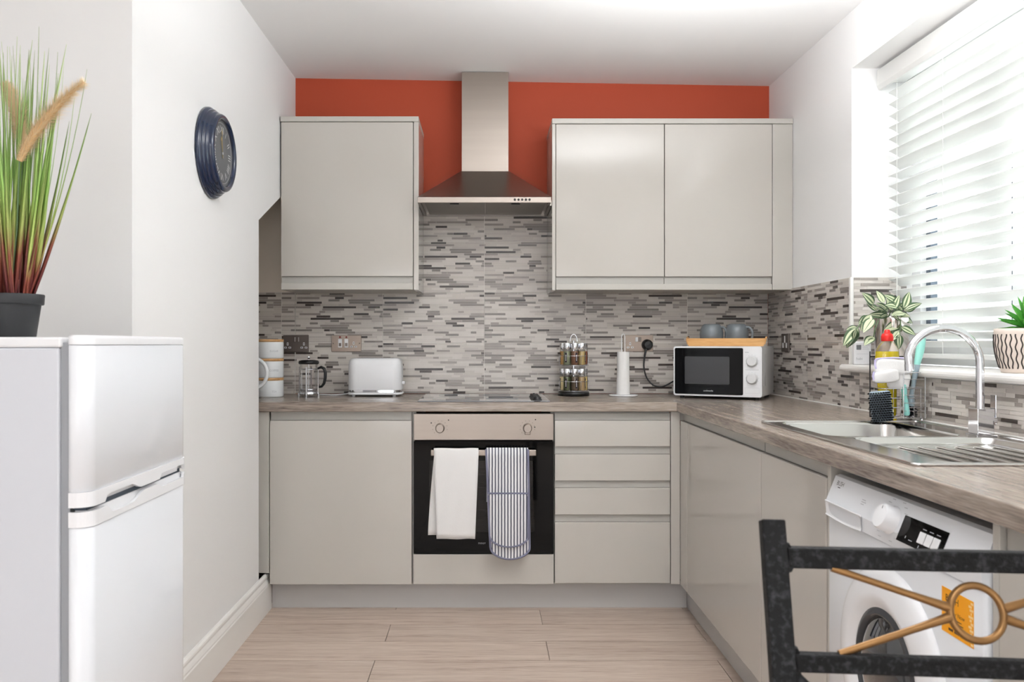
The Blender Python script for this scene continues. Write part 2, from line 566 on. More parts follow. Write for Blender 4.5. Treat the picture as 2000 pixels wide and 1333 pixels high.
# right wall with the window opening
WY0, WY1 = YD(3.181), YD(1.15)
WZ0, WZ1 = 1.035, 2.197
XO = 1.72
g = G()
g.box(XR, XO, WY0, .1, -.05, 2.5)
g.box(XR, XO, YN - .1, WY1, -.05, 2.5)
g.box(XR, XO, WY1, WY0, -.05, WZ0)
g.box(XR, XO, WY1, WY0, WZ1, 2.5)
wall_right = struct(g.build('wall_right', M['wall']))

# skirting board on the left wall
def skirt_profile():          # (distance from wall, z)
    return [(0, 0), (.019, 0), (.019, .112), (.0165, .116), (.0165, .122), (.013, .130), (.009, .136), (.0095, .141), (.0125, .146), (.0115, .153), (.006, .159), (0, .160)]
g = G()
pr = [(XL + a, z) for a, z in skirt_profile()]
g.prism(pr, 'xz', YJ, YD(3.578))
struct(g.build('baseboard_left', M['skirt']))
g = G()
g.prism([(YJ - a, z) for a, z in skirt_profile()], 'yz', XF, XL)
struct(g.build('baseboard_fridge_wall', M['skirt']))

# ------------------------------------------------------------------ wall tiles: every tile its own piece, its mosaic strips modelled on it
TW, TH, NR = .5015, .25, 22
ZT0 = .8945
rng = random.Random(21)
PATTERNS = []
for p in range(4):
    rows = []
    for r in range(NR):
        u = -rng.uniform(0, .1); strips = []
        while u < TW:
            L_ = rng.choice((.025, .035, .05, .06, .075, .09, .11, .13)) * rng.uniform(.9, 1.1)
            if strips and strips[-1][2] >= 3 and rng.random() < .78: kind = rng.choice((0, 1, 1, 2, 0))
            else: kind = rng.choices(range(6), (16, 20, 13, 25, 17, 9))[0]
            L_ *= 1.25 if kind < 3 else 1.2
            strips.append((u, u + L_, kind)); u += L_
        rows.append(strips)
    PATTERNS.append(rows)
GR = .0011
_tc = {}


def tile_mesh(pat, u0, u1, v0, v1):
    key = (pat, round(u0, 4), round(u1, 4), round(v0, 4), round(v1, 4))
    if key in _tc: return _tc[key]
    g = G()
    e = .0009
    g.box(u0 + e, u1 - e, -.0066, -.0056, v0 + e, v1 - e)
    rh = TH / NR
    for r, strips in enumerate(PATTERNS[pat]):
        a, b = max(r * rh, v0 + e) + GR / 2, min((r + 1) * rh, v1 - e) - GR / 2
        if b - a < .002: continue
        for (x0, x1, k) in strips:
            x0, x1 = max(x0, u0 + e) + GR / 2, min(x1, u1 - e) - GR / 2
            if x1 - x0 < .003: continue
            n = -.0078
            vs = [(x0, -.0066, a), (x1, -.0066, a), (x1, -.0066, b), (x0, -.0066, b), (x0, n, a), (x1, n, a), (x1, n, b), (x0, n, b)]
            fs = [(4, 5, 6, 7), (0, 1, 5, 4), (1, 2, 6, 5), (2, 3, 7, 6), (3, 0, 4, 7)]
            g.add(vs, fs, k + 1)
    me = g.mesh('tile', M['tiles'])
    _tc[key] = me
    return me


def tile(parent, pat, u0, u1, v0, v1, mw):
    """pattern window u0..u1, v0..v1 placed by matrix mw (pattern origin)"""
    o = link('tile', tile_mesh(pat, u0, u1, v0, v1), parent)
    o.matrix_local = mw
    return o


XJ = -.005                      # a vertical tile joint on the back wall
def tiles_back(parent, xa, xb, za, zb):
    k0 = math.floor((xa - XJ) / TW + 1e-6)
    x = k0
    while XJ + x * TW < xb - 1e-4:
        ox = XJ + x * TW
        r = math.floor((za - ZT0) / TH + 1e-6)
        while ZT0 + r * TH < zb - 1e-4:
            oz = ZT0 + r * TH
            u0, u1 = max(0, xa - ox), min(TW, xb - ox)
            v0, v1 = max(0, za - oz), min(TH, zb - oz)
            if u1 - u0 > .004 and v1 - v0 > .004:
                tile(parent, (x + 3 * r) % 4, u0, u1, v0, v1, Matrix.Translation((ox, 0, oz)))
            r += 1
        x += 1

ZTT = ZT0 + 2 * TH
def bed(parent, x0, x1, y0, y1, z0, z1):
    g = G(); g.box(x0, x1, y0, y1, z0, z1); g.build('grout_bed', M['joint'], parent)
M['joint'] = mat('joint_grout', srgb(226, 223, 217), .8, spec=.2)
bed(wall_recess, -1.298, XL - .0005, -.0055, -.0002, ZT0, ZTT)
bed(wall_back, XL + .0005, XR - .0085, -.0055, -.0002, ZT0, ZTT)
bed(wall_back, -.324, .324, -.0055, -.0002, ZTT + .0002, 1.795)
bed(wall_right, XR - .0055, XR - .0002, WY0, -.0066, ZT0, ZTT)
bed(wall_right, XR - .0055, XR - .0002, YD(1.16), WY0 - .0002, ZT0, WZ0 - .003)
bed(wall_right, XR + .0032, XR + .208, WY0 - .0055, WY0 - .0002, 1.0625, ZTT)
tiles_back(wall_recess, -1.298, XL - .0005, ZT0, ZTT)
tiles_back(wall_back, XL + .0005, XR - .008, ZT0, ZTT)
tiles_back(wall_back, -.324, .324, ZTT, 1.795)
# right wall: u runs towards the camera
def tiles_right(ya, yb, za, zb, x=XR):
    RZ = Matrix.Rotation(R(-90), 4, 'Z')
    k = 0
    while -k * TW > yb:
        oy = -k * TW - .006
        r = 0
        while ZT0 + r * TH < zb - 1e-4:
            oz = ZT0 + r * TH
            u0, u1 = max(0, oy - ya), min(TW, oy - yb)
            v0, v1 = max(0, za - oz), min(TH, zb - oz)
            if u1 - u0 > .004 and v1 - v0 > .004:
                tile(wall_right, (k + 3 * r + 1) % 4, u0, u1, v0, v1, Matrix.Translation((x, oy, oz)) @ RZ)
            r += 1
        k += 1
tiles_right(-.0, WY0, ZT0, ZTT)
tiles_right(WY0, YD(1.16), ZT0, WZ0 - .003)
# reveal of the window (looks at the camera)
for r in (0, 1):
    oz = ZT0 + r * TH
    tile(wall_right, (r * 2 + 3) % 4, .05, .05 + .205, max(0, 1.0625 - oz), TH, Matrix.Translation((XR + .003 - .05, WY0, oz)))
g = G(); g.box(XR - .0095, XR + .003, WY0 - .009, WY0 + .004, 1.062, ZTT + .001)
struct(g.build('trim_1', M['trim']))
# white sealant bead along the worktop
g = G(); g.tube([(XR - .0085, -.01, .8945), (XR - .0085, YD(1.16), .8945)], .0032, 6)
struct(g.build('trim_2', M['trim']))

# ------------------------------------------------------------------ window: frame, panes, gaskets, sill
win = bpy.data.objects.new('window_1', None); COL.objects.link(win); struct(win)
win.location = (XR, (WY0 + WY1) / 2, WZ0)
win['label'] = 'white framed window above the sink'
wl = Vector(win.location)
def wpart(g, name, m): return g.build(name, m, win, None)
def W(g, x0, x1, y0, y1, z0, z1, bev=0, mi=0): g.box(x0 - wl.x, x1 - wl.x, y0 - wl.y, y1 - wl.y, z0 - wl.z, z1 - wl.z, bev, 2, mi)
FX0, FX1 = 1.635, 1.70
zt = 1.80
g = G(); W(g, FX0, FX1, WY0 - .065, WY0 - .001, 1.063, WZ1, .004); wpart(g, 'frame_jamb', M['upvc'])
g = G(); W(g, FX0, FX1, WY1 + .001, WY1 + .065, 1.063, WZ1, .004); wpart(g, 'frame_jamb', M['upvc'])
g = G(); W(g, FX0, FX1, WY1 + .066, WY0 - .066, 1.063, 1.15, .004); wpart(g, 'frame_rail', M['upvc'])
g = G(); W(g, FX0, FX1, WY1 + .066, WY0 - .066, WZ1 - .07, WZ1 - .001, .004); wpart(g, 'frame_rail', M['upvc'])
mull = [YD(2.545), YD(1.85)]
for y in mull:
    g = G(); W(g, FX0, FX1, y - .03, y + .03, 1.151, WZ1 - .071, .004); wpart(g, 'mullion', M['upvc'])
g = G(); W(g, FX0 + .004, FX1 - .004, mull[0] + .031, WY0 - .066, zt - .03, zt + .03, .004); wpart(g, 'transom', M['upvc'])
for y in (WY0 - .083, mull[0] + .048):
    g = G(); W(g, FX0 + .02, FX1 - .02, y - .016, y + .016, 1.151, zt - .031); wpart(g, 'gasket', M['gasket'])
spans = [(mull[0] + .031, WY0 - .066, 1.151, zt - .031), (mull[0] + .031, WY0 - .066, zt + .031, WZ1 - .071),
         (mull[1] + .031, mull[0] - .031, 1.151, WZ1 - .071), (WY1 + .066, mull[1] - .031, 1.151, WZ1 - .071)]
for a, b, c, d in spans:
    g = G(); W(g, 1.666, 1.670, a, b, c, d); wpart(g, 'pane', M['pane'])
g = G()
pts = [(XR - .03, 1.037), (XR - .034, 1.043), (XR - .035, 1.049), (XR - .033, 1.056), (XR - .026, 1.0615), (1.634, 1.0615), (1.634, 1.036), (XR - .03, 1.036)]
g.prism([(a - wl.x, b - wl.z) for a, b in pts], 'xz', WY1 + .002 - wl.y, WY0 - .010 - wl.y)
# nose of the sill runs past the opening along the wall face
g.prism([(a - wl.x, b - wl.z) for a, b in [(XR - .03, 1.037), (XR - .034, 1.043), (XR - .035, 1.049), (XR - .033, 1.056), (XR - .026, 1.0615), (XR - .0097, 1.0615), (XR - .0097, 1.036)]], 'xz', WY0 - .010 - wl.y, WY0 + .03 - wl.y)
wpart(g, 'window_sill', M['skirt'])

# ------------------------------------------------------------------ venetian blind
BY0, BY1 = WY1 + .03, WY0 - .012
bl = thing('venetian_blind', 'white slatted venetian blind hanging in the window above the sink', 'blind', (1.56, (BY0 + BY1) / 2, 1.075))
bo = Vector(bl.location)
def BP(x, y, z): return (x - bo.x, y - bo.y, z - bo.z)
g = G()
vp = [(1.497, 2.185), (1.495, 2.125), (1.502, 2.109), (1.512, 2.109), (1.509, 2.128), (1.510, 2.185)]
g.prism([(a - bo.x, b - bo.z) for a, b in vp], 'xz', BY0 - bo.y, BY1 - bo.y)
g.build('valance', M['valance'], bl)
g = G(); a = BP(1.515, BY0, 2.14); b = BP(1.60, BY1, 2.19); g.box(a[0], b[0], a[1], b[1], a[2], b[2]); g.build('head_rail', M['valance'], bl)
XB, PS = 1.56, .0445
nsl = 21
slm = G()
hl = (BY1 - BY0) / 2 - .006
prof = []
wS = .0252
for i in range(5):
    t = -1 + 2 * i / 4
    prof.append((t * wS, .0014 + .0022 * (1 - t * t)))
for i in range(5):
    t = 1 - 2 * i / 4
    prof.append((t * wS, -.0014 + .0022 * (1 - t * t)))
slm.prism(prof, 'xz', -hl, hl)
slme = slm.mesh('slat', M['slat'])
ztop = 2.085
for i in range(nsl):
    z = ztop - i * PS
    tilt = 31 + random.uniform(-1, 1)
    if i == 7: tilt = 12
    Mx = Matrix.Translation(Vector(BP(XB, (BY0 + BY1) / 2, z))) @ Matrix.Rotation(R(tilt), 4, 'Y')
    link('slat', slme, bl, mat=Mx)
zb = ztop - (nsl - 1) * PS
# last slats lie stacked above the bottom rail
for i in range(1, 3):
    Mx = Matrix.Translation(Vector(BP(XB, (BY0 + BY1) / 2, zb - i * .028))) @ Matrix.Rotation(R(24), 4, 'Y')
    link('slat', slme, bl, mat=Mx)
g = G(); a = BP(XB - .026, BY0 + .006, 1.09); b = BP(XB + .026, BY1 - .006, 1.106); g.box(a[0], b[0], a[1], b[1], a[2], b[2], .003); g.build('bottom_rail', M['slat'], bl)
for d in (3.09, 2.78, 2.36, 1.9, 1.45):
    for dx in (-.027, .027):
        g = G(); g.tube([BP(XB + dx, YD(d), 2.12), BP(XB + dx, YD(d), 1.10)], .0011, 5); g.build('ladder_cord', M['cord'], bl)

# ------------------------------------------------------------------ base units of the back run
DD = 3.52
YF = YD(DD)                      # face of the doors
def zb_(y): return ZD(y, DD)
def xb_(x): return XD(x, DD)
ZB, ZDT, ZWU, ZWT = .118, .814, .853, .893
BEV = .0016


def front(parent, name, x0, x1, z0, z1, yf=YF, th=.019, m='cab', o=(0, 0, 0)):
    g = G(); g.box(x0 - o[0], x1 - o[0], yf - o[1], yf + th - o[1], z0 - o[2], z1 - o[2], BEV)
    return g.build(name, M[m], parent)


def rel(g, o, x0, x1, y0, y1, z0, z1, bev=0, mi=0, seg=2):
    g.box(x0 - o[0], x1 - o[0], y0 - o[1], y1 - o[1], z0 - o[2], z1 - o[2], bev, seg, mi)
    return g


# left cupboard
t = thing('base_cabinet', 'gloss grey base cupboard with one wide door left of the oven', 'cabinet', (-.614, -.29, .114))
o = t.location.copy()
rel(G(), o, -.915, -.3130, YF + .022, -.004, .114, .8515).build('carcass', M['carc'], t)
front(t, 'door', -.915, xb_(804), ZB, ZDT, o=o)
rel(G(), o, -.913, -.315, YF + .012, YF + .0215, .8155, .8515).build('handle_rail', M['rail'], t)
rel(G(), o, -1.29, -.9185, YF, YF + .018, .166, .8515, BEV).build('filler_panel', M['carc'], t)

# oven housing
t = thing('oven_housing', 'grey cabinet frame with a blank lower panel that holds the oven', 'cabinet', (-.008, -.29, .114))
o = t.location.copy()
for a, b in ((-.3115, -.2955), (.2765, .2925)):
    rel(G(), o, a, b, YF + .024, -.004, .114, .8515).build('side_panel', M['carc'], t)
rel(G(), o, -.295, .276, YF + .024, -.004, .114, .130).build('base_panel', M['carc'], t)
front(t, 'lower_panel', xb_(807.5), xb_(1081.5), ZB + .001, zb_(1083.5), o=o)

# oven
OX0, OX1 = xb_(808), xb_(1081)
t = thing('built_in_oven', 'built-in electric oven with steel control strip and black glass door', 'oven', (-.008, YF, zb_(1082)))
o = t.location.copy()
zfa, zfb = zb_(860), zb_(808.5)
za, zb2 = zb_(1081.5), zb_(862.5)
g = G(); rel(g, o, OX0, OX1, YF - .006, YF + .020, zfa, zfb, .002); fascia = g.build('control_panel', M['steel'], t)
g = G(); rel(g, o, OX0 + .012, OX1 - .012, YF + .003, YF + .02, zfb + .0006, zfb + .0045); g.build('vent_slot', M['gap'], t)
g = G(); rel(g, o, OX0 + .004, OX1 - .004, YF + .004, YF + .02, zb2 + .0005, zfa - .0005); g.build('door_gap', M['gap'], t)
wx0, wx1, wz0, wz1 = xb_(838), xb_(1043), zb_(1040), zb_(900)
g = G()
rel(g, o, OX0, wx0, YF - .004, YF + .018, za, zb2)
rel(g, o, wx1, OX1, YF - .004, YF + .018, za, zb2)
rel(g, o, wx0, wx1, YF - .004, YF + .018, za, wz0)
rel(g, o, wx0, wx1, YF - .004, YF + .018, wz1, zb2)
door = g.build('oven_door', M['black_glass'], t)
g = G(); rel(g, o, wx0 + .0003, wx1 - .0003, YF - .0035, YF + .001, wz0 + .0003, wz1 - .0003); g.build('door_window', glass('oven_window', (.22, .21, .2, 1), .05), door)
# cavity, open to the front
g = G()
c0, c1, cz0, cz1, cy0, cy1 = wx0 - .015, wx1 + .015, wz0 - .03, wz1 + .02, YF + .02, YF + .40
rel(g, o, c0 - .01, c0, cy0, cy1, cz0, cz1); rel(g, o, c1, c1 + .01, cy0, cy1, cz0, cz1)
rel(g, o, c0, c1, cy0, cy1, cz0 - .01, cz0); rel(g, o, c0, c1, cy0, cy1, cz1, cz1 + .01); rel(g, o, c0, c1, cy1, cy1 + .01, cz0, cz1)
g.build('cavity', mat('oven_enamel', srgb(58, 52, 48), .35), t)
for z in (zb_(928), zb_(955), zb_(1012)):
    g = G()
    for k in range(9):
        x = c0 + .004 + (c1 - c0 - .008) * k / 8
        g.cyl((x - o[0], cy0 + .015 - o[1], z - o[2]), (x - o[0], cy1 - .02 - o[1], z - o[2]), .0016, seg=5)
    for y in (cy0 + .012, cy0 + .15, cy1 - .02):
        g.cyl((c0 + .001 - o[0], y - o[1], z - o[2]), (c1 - .001 - o[0], y - o[1], z - o[2]), .0028, seg=6)
    g.build('rack', M['chrome'], t)
# handle
HZ0, HZ1, HY = zb_(889) + .002, zb_(877.5) + .002, YF - .046
g = G(); rel(g, o, xb_(843), xb_(1046), HY - .005, HY + .005, HZ0, HZ1, .003); hd = g.build('door_handle', M['steel'], door)
for x in (xb_(853), xb_(1036)):
    g = G(); g.cyl((x - o[0], HY + .005 - o[1], (HZ0 + HZ1) / 2 - o[2]), (x - o[0], YF - .0042 - o[1], (HZ0 + HZ1) / 2 - o[2]), .006, seg=10); g.build('handle_post', M['steel'], door)
# knobs and the marks round them
for i, px in enumerate((859.5, 1030)):
    kx, kz = xb_(px) - o[0], zb_(836.5) - o[2]
    Mk = Matrix.Translation((kx, YF - .006 - o[1], kz)) @ Matrix.Rotation(R(90), 4, 'X')
    g = G()
    g.lathe([(.0212, 0), (.0212, .003), (.0195, .004), (.0195, .004), (.0185, .018), (.0165, .021), (.0165, .021), (0, .021)], seg=28, M=Mk, sx=.92)
    if i: g.box(kx - .012, kx + .012, YF - .022 - o[1], YF - .006 - o[1], kz - .027, kz - .008, .003)
    kn = g.build('knob', M['steel'], t)
    g = G()
    for j, a in enumerate(range(-130, 131, 29)):
        r_ = .031
        x, z = kx + r_ * math.sin(R(a)), kz + r_ * math.cos(R(a))
        g.box(x - .0012, x + .0012, YF - .0066 - o[1], YF - .006 - o[1], z - .0009, z + .0009)
    for (dx, dz) in (((-.037, .022), (.036, .034)) if i == 0 else ((.034, .036), (.031, .004))):
        g.lathe([(.003, 0), (.003, .0005)], M=Matrix.Translation((kx + dx, YF - .006 - o[1], kz + dz)) @ Matrix.Rotation(R(90), 4, 'X'), seg=8)
    g.build('dial_marks', M['print'], kn)
g = G(); g.text('nouv', .016, F_back(xb_(934) - o[0], YF - .0045 - o[1], zb_(1063) - o[2])); g.build('maker_lettering', M['grey_p'], door)

# drawers
t = thing('drawer_cabinet', 'gloss grey unit of four stacked drawers right of the oven', 'cabinet', (.541, -.29, .114))
o = t.location.copy()
rel(G(), o, .2945, .7865, YF + .022, -.004, .114, .8515).build('carcass', M['carc'], t)
for (y0, y1) in ((822, 872.5), (888, 939.5), (954, 1006), (1021, 1140)):
    dr = front(t, 'drawer', .2950, xb_(1309), zb_(y1), zb_(y0), o=o)
for (y0, y1) in ((808, 821.5), (873, 887.5), (940, 953.5), (1006.5, 1020.5)):
    rel(G(), o, .2955, .7855, YF + .011, YF + .0215, zb_(y1), zb_(y0)).build('handle_rail', M['rail'], t)

# ------------------------------------------------------------------ base units of the right run
XD_ = .827                        # face of the doors


def sfront(parent, name, d0, d1, z0, z1, o, m='cab', x=XD_):
    g = G(); g.box(x - o[0], x + .019 - o[0], YD(d0) - o[1], YD(d1) - o[1], z0 - o[2], z1 - o[2], BEV)
    return g.build(name, M[m], parent)


t = thing('corner_base_cabinet', 'gloss grey corner cupboard with wide door facing left, beside the drawers', 'cabinet', (1.1, -.85, .114))
o = t.location.copy()
rel(G(), o, .849, 1.395, YD(2.490), -.004, .114, .735).build('carcass', M['carc'], t)
sfront(t, 'door', 2.492, 3.398, ZB, ZDT, o)
g = G(); rel(g, o, .7875, .8265, YF, YF + .018, ZB, .8515, BEV); g.build('corner_post', M['cab'], t)
g = G(); rel(g, o, XD_, XD_ + .018, YF + .0005, YD(3.4015) , ZB, ZDT, BEV); g.build('filler_panel', M['cab'], t)
rel(G(), o, .840, .8485, YD(2.495), YF, .8155, .8515).build('handle_rail', M['rail'], t)
rel(G(), o, .8268, .8485, YF + .0005, YF + .012, .8145, .8515).build('corner_return', M['rail'], t)

t = thing('base_cabinet', 'gloss grey base cupboard with narrow door left of the washing machine', 'cabinet', (1.1, YD(2.25), .114))
o = t.location.copy()
rel(G(), o, .849, 1.395, YD(2.012), YD(2.4885), .114, .735).build('carcass', M['carc'], t)
sfront(t, 'door', 2.0135, 2.487, ZB, ZDT, o)
rel(G(), o, .840, .8485, YD(2.014), YD(2.486), .8155, .8515).build('handle_rail', M['rail'], t)
for d, lab in ((1.992, 'tall grey end panel left of the washing machine'), (1.338, 'tall grey end panel right of the washing machine')):
    g = G(); g.box(.829 - 1.1, 1.39 - 1.1, -.009, .009, .001, .8515, BEV)
    tag(g.build('end_panel', M['carc'], None, (1.1, YD(d + .009), 0)), lab, 'panel', 'end panels beside the washing machine')
t = thing('base_cabinet', 'gloss grey base cupboard at the right edge, right of the washing machine', 'cabinet', (1.1, YD(1.25), .114))
o = t.location.copy()
rel(G(), o, .849, 1.395, YD(1.16), YD(1.3365), .114, .8515).build('carcass', M['carc'], t)
sfront(t, 'door', 1.161, 1.335, ZB, ZDT - .012, o)
rel(G(), o, .840, .8485, YD(1.161), YD(1.335), .805, .8515).build('handle_rail', M['rail'], t)

# plinths
g = G(); g.box(-.92, .869, YD(3.58), YD(3.58) + .018, .0005, .112)
tag(g.build('plinth', M['plinth']), 'grey plinth board under the oven and drawers', 'plinth')
g = G(); g.box(.871, .889, YD(2.013), YD(3.58) + .018, .0005, .112)
tag(g.build('plinth', M['plinth']), 'grey plinth board under the corner cupboard, running towards the chair', 'plinth')

# ------------------------------------------------------------------ worktop
t = thing('worktop', 'L-shaped grey oak worktop with square front edge', 'worktop', (.2, -.3, ZWU))
o = t.location.copy()


def edge_prof(a, b, flip=False):   # a = front edge, b = back edge ; rounded nose
    r = .004
    p = [(b, ZWU), (b, ZWT)]
    s = 1 if b > a else -1
    p += [(a + s * r * (1 - math.sin(R(k))), ZWT - r * (1 - math.cos(R(k)))) for k in (0, 30, 60, 90)]
    p += [(a + s * r * (1 - math.cos(R(k))), ZWU + r * (1 - math.sin(R(k)))) for k in (0, 30, 60, 90)]
    return p


YWF = YD(3.5)
g = G(); g.prism([(y - o[1], z - o[2]) for y, z in edge_prof(YWF, -.009)], 'yz', -1.298 - o[0], .8077 - o[0])
g.build('worktop_panel', M['worktop_x'], t)
SX0, SX1, SD0, SD1 = .8615, 1.36, 1.668, 2.607
hx0, hx1, hy0, hy1 = SX0 + .02, SX1 - .02, YD(SD0) + .02, YD(SD1) - .02
XW = 1.3965
g = G()
g.prism([(x - o[0], z - o[2]) for x, z in edge_prof(.808, hx0)], 'xz', YD(1.16) - o[1], -.009 - o[1])
rel(g, o, hx0, XW, hy1, -.009, ZWU, ZWT); rel(g, o, hx1, XW, hy0, hy1, ZWU, ZWT); rel(g, o, hx0, XW, YD(1.16), hy0, ZWU, ZWT)
g.build('worktop_panel', M['worktop_y'], t)

# hob
HX0, HX1, HYF, HYB = XD(815.5, 3.515), XD(1074.5, 3.515), YD(3.517), -.085
t = thing('induction_hob', 'black glass hob set flush in the worktop above the oven', 'hob', ((HX0 + HX1) / 2, (HYF + HYB) / 2, ZWT + .0004))
o = t.location.copy()
g = G(); rel(g, o, HX0, HX1, HYF, HYB, ZWT + .0004, ZWT + .0055, .001); gl = g.build('glass_top', M['hob_glass'], t)
for (x, y, r_) in ((-.14, -.13, .085), (-.14, .12, .07), (.08, -.13, .07), (.08, .12, .085)):
    g = G()
    g.tube([(x + r_ * math.cos(a * PI / 24), y + r_ * math.sin(a * PI / 24), .0053) for a in range(48)], .0006, 4, closed=True)
    g.build('cooking_ring', M['grey_p'], gl)
for k in range(4):
    y = HYF + .045 + k * .075
    kx = XD(1049, 3.56) - o[0]
    g = G()
    g.lathe([(.0215, .0052), (.0215, .008), (.019, .009), (.018, .017), (.0165, .0185), (0, .0185)], c=(kx, y - o[1], 0), seg=24)
    g.box(kx - .0035, kx + .0035, y - .017 - o[1], y + .017 - o[1], .0183, .0215, .001)
    g.build('control_knob', M['black'], t)

# ------------------------------------------------------------------ wall cabinets
DW = 3.787
YW = YD(DW)
def xw(x): return XD(x, DW)
def zw(y): return ZD(y, DW)


def wall_cab(label, x0, x1, ztop, zbot, doors, panel, filler, dz0, dz1, rail0, strip):
    t = thing('wall_cabinet', label, 'cabinet', ((x0 + x1) / 2, -.16, zbot))
    o = t.location.copy()
    rel(G(), o, x0 + .002, x1 - .002, YW + .022, -.001, zbot + .001, strip - .001).build('carcass', M['carc'], t)
    rel(G(), o, x0, x1, YW - .006, -.001, strip, ztop, BEV).build('cornice', M['carc'], t)
    for a, b in doors:
        front(t, 'door', a, b, dz0, dz1, YW, o=o)
        rel(G(), o, a, b, YW + .012, YW + .021, rail0 + .0005, dz0 - .0008).build('handle_rail', M['rail'], t)
    xa, xz = min(d[0] for d in doors), max(d[1] for d in doors)
    rel(G(), o, xa, xz, YW, YW + .021, zbot, rail0, BEV).build('bottom_rail', M['carc'], t)
    a, b = panel
    rel(G(), o, a, b, YW - .001, -.001 if (ztop < 2.17 and False) else -.009, zbot - .002, strip - .0005, BEV).build('side_panel', M['cab'], t)
    if filler:
        rel(G(), o, filler[0], filler[1], YW + .001, YW + .021, zbot, strip - .0005, BEV).build('filler_panel', M['carc'], t)
    return t


wall_cab('gloss grey single-door wall cabinet left of the extractor hood', -.9346, -.3045, zw(228), zw(566),
         [(xw(549), xw(806.5))], (xw(808), -.3045), None, zw(540), zw(238.7), zw(553), zw(238))
wall_cab('gloss grey two-door wall cabinet right of the extractor hood', .3045, 1.4035, zw(232), zw(566.5),
         [(xw(1086), xw(1297)), (xw(1298.6), xw(1508))], (.3045, xw(1085)), (xw(1509), 1.4035), zw(540.5), zw(242.7), zw(555), zw(242))

# ------------------------------------------------------------------ extractor hood
HC = -.0025
t = thing('extractor_hood', 'brushed steel chimney extractor hood over the hob', 'hood', (HC, -.2, 1.77))
o = t.location.copy()
DH = 3.70
lx0, lx1, ly0 = XD(815.5, DH), XD(1076.5, DH), YD(DH)
lz0, lz1 = ZD(396, DH), ZD(385, DH)
cw0, cw1, cy = XD(902, 3.958), XD(993, 3.958), YD(3.958)
cz = ZD(335, 3.958)
# lip: four strips round the filters
g = G(); rel(g, o, lx0, lx1, ly0, ly0 + .012, lz0, lz1, .001); lip = g.build('front_lip', M['steel'], t)
g = G()
rel(g, o, lx0, lx0 + .012, ly0 + .0122, YW - .0075, lz0, lz1); rel(g, o, lx1 - .012, lx1, ly0 + .0122, YW - .0075, lz0, lz1)
rel(g, o, -.302, -.29, YW - .007, -.009, lz0, lz1); rel(g, o, .29, .302, YW - .007, -.009, lz0, lz1)
rel(g, o, -.29, .29, -.02, -.009, lz0, lz1)
g.build('side_lip', M['steel_d'], t)
for k in range(2):
    a = -.275 + k * .277
    g = G(); rel(g, o, a, a + .272, ly0 + .035, -.03, lz0 + .006, lz0 + .012, .001); fl_ = g.build('grease_filter', M['steel_f'], t)
    g = G(); rel(g, o, a + .115, a + .155, ly0 + .05, ly0 + .062, lz0 + .001, lz0 + .0058); g.build('filter_latch', M['black'], fl_)
g = G()
x0, x1, y0, y1 = -.302, .302, ly0, -.009
rel(g, o, -.29, .29, ly0 + .013, -.021, lz0 + .0122, lz0 + .014)
b0 = [(lx0, ly0), (lx1, ly0), (.302, y1), (-.302, y1)]
t0 = [(cw0 - .004, cy - .004), (cw1 + .004, cy - .004), (cw1 + .004, y1), (cw0 - .004, y1)]
vs = [(p[0] - o[0], p[1] - o[1], lz1 + .0003 - o[2]) for p in b0] + [(p[0] - o[0], p[1] - o[1], cz - o[2]) for p in t0]
g.add(vs, [(0, 1, 5, 4), (1, 2, 6, 5), (2, 3, 7, 6), (3, 0, 4, 7), (4, 5, 6, 7)])
g.build('canopy', M['steel_d'], t)
g = G()
zt_ = zc(cw1) - .0012
rel(g, o, cw0, cw1, cy, -.0005, cz + .0003, zt_)
g.build('chimney', M['steel'], t)
for k in range(5):
    x = XD(1005.5 + k * 7.2, DH)
    g = G(); g.cyl((x - o[0], ly0 - .003 - o[1], ZD(390.3, DH) - o[2]), (x - o[0], ly0 + .0001 - o[1], ZD(390.3, DH) - o[2]), .0052, seg=12); g.build('push_button', M['black'], lip)

# ------------------------------------------------------------------ washing machine (front looks to -X)
WD0, WD1 = 1.362, 1.984
WX = .820
t = thing('washing_machine', 'white front-loading washing machine under the worktop', 'washing machine', (1.1, YD((WD0 + WD1) / 2), 0))
o = t.location.copy()
y0, y1 = YD(WD0), YD(WD1)
g = G(); rel(g, o, WX, 1.37, y0, y1, .012, .7325, .006); g.build('body', M['white_e'], t)
for dx, yy in ((.85, y0 + .05), (.85, y1 - .05), (1.33, y0 + .05), (1.33, y1 - .05)):
    g = G(); g.cyl((dx - o[0], yy - o[1], .0005), (dx - o[0], yy - o[1], .0125), .02, seg=12); g.build('foot', M['black'], t)
g = G()
pr = [(WX - .004, .7335), (WX - .006, .765), (.838, .825), (.848, .829), (1.37, .829), (1.37, .7335)]
g.prism([(a - o[0], z - o[2]) for a, z in pr], 'xz', y0 - o[1], y1 - o[1])
cp = g.build('control_panel', M['white_e'], t)
# the panel front leans back: frame on it
pa, pb = Vector((WX - .006, 0, .765)), Vector((.838, 0, .825))
up = (pb - pa).normalized()
nr = Vector((-up.z, 0, up.x))


def PF(d, h, off=0.0003):        # frame on the sloped panel: x -> towards camera, y -> up the slope, z -> out
    p = pa + up * h + nr * off
    return Matrix(((0, up.x, nr.x, p.x - o[0]), (-1, 0, 0, YD(d) - o[1]), (0, up.z, nr.z, p.z - o[2]), (0, 0, 0, 1)))


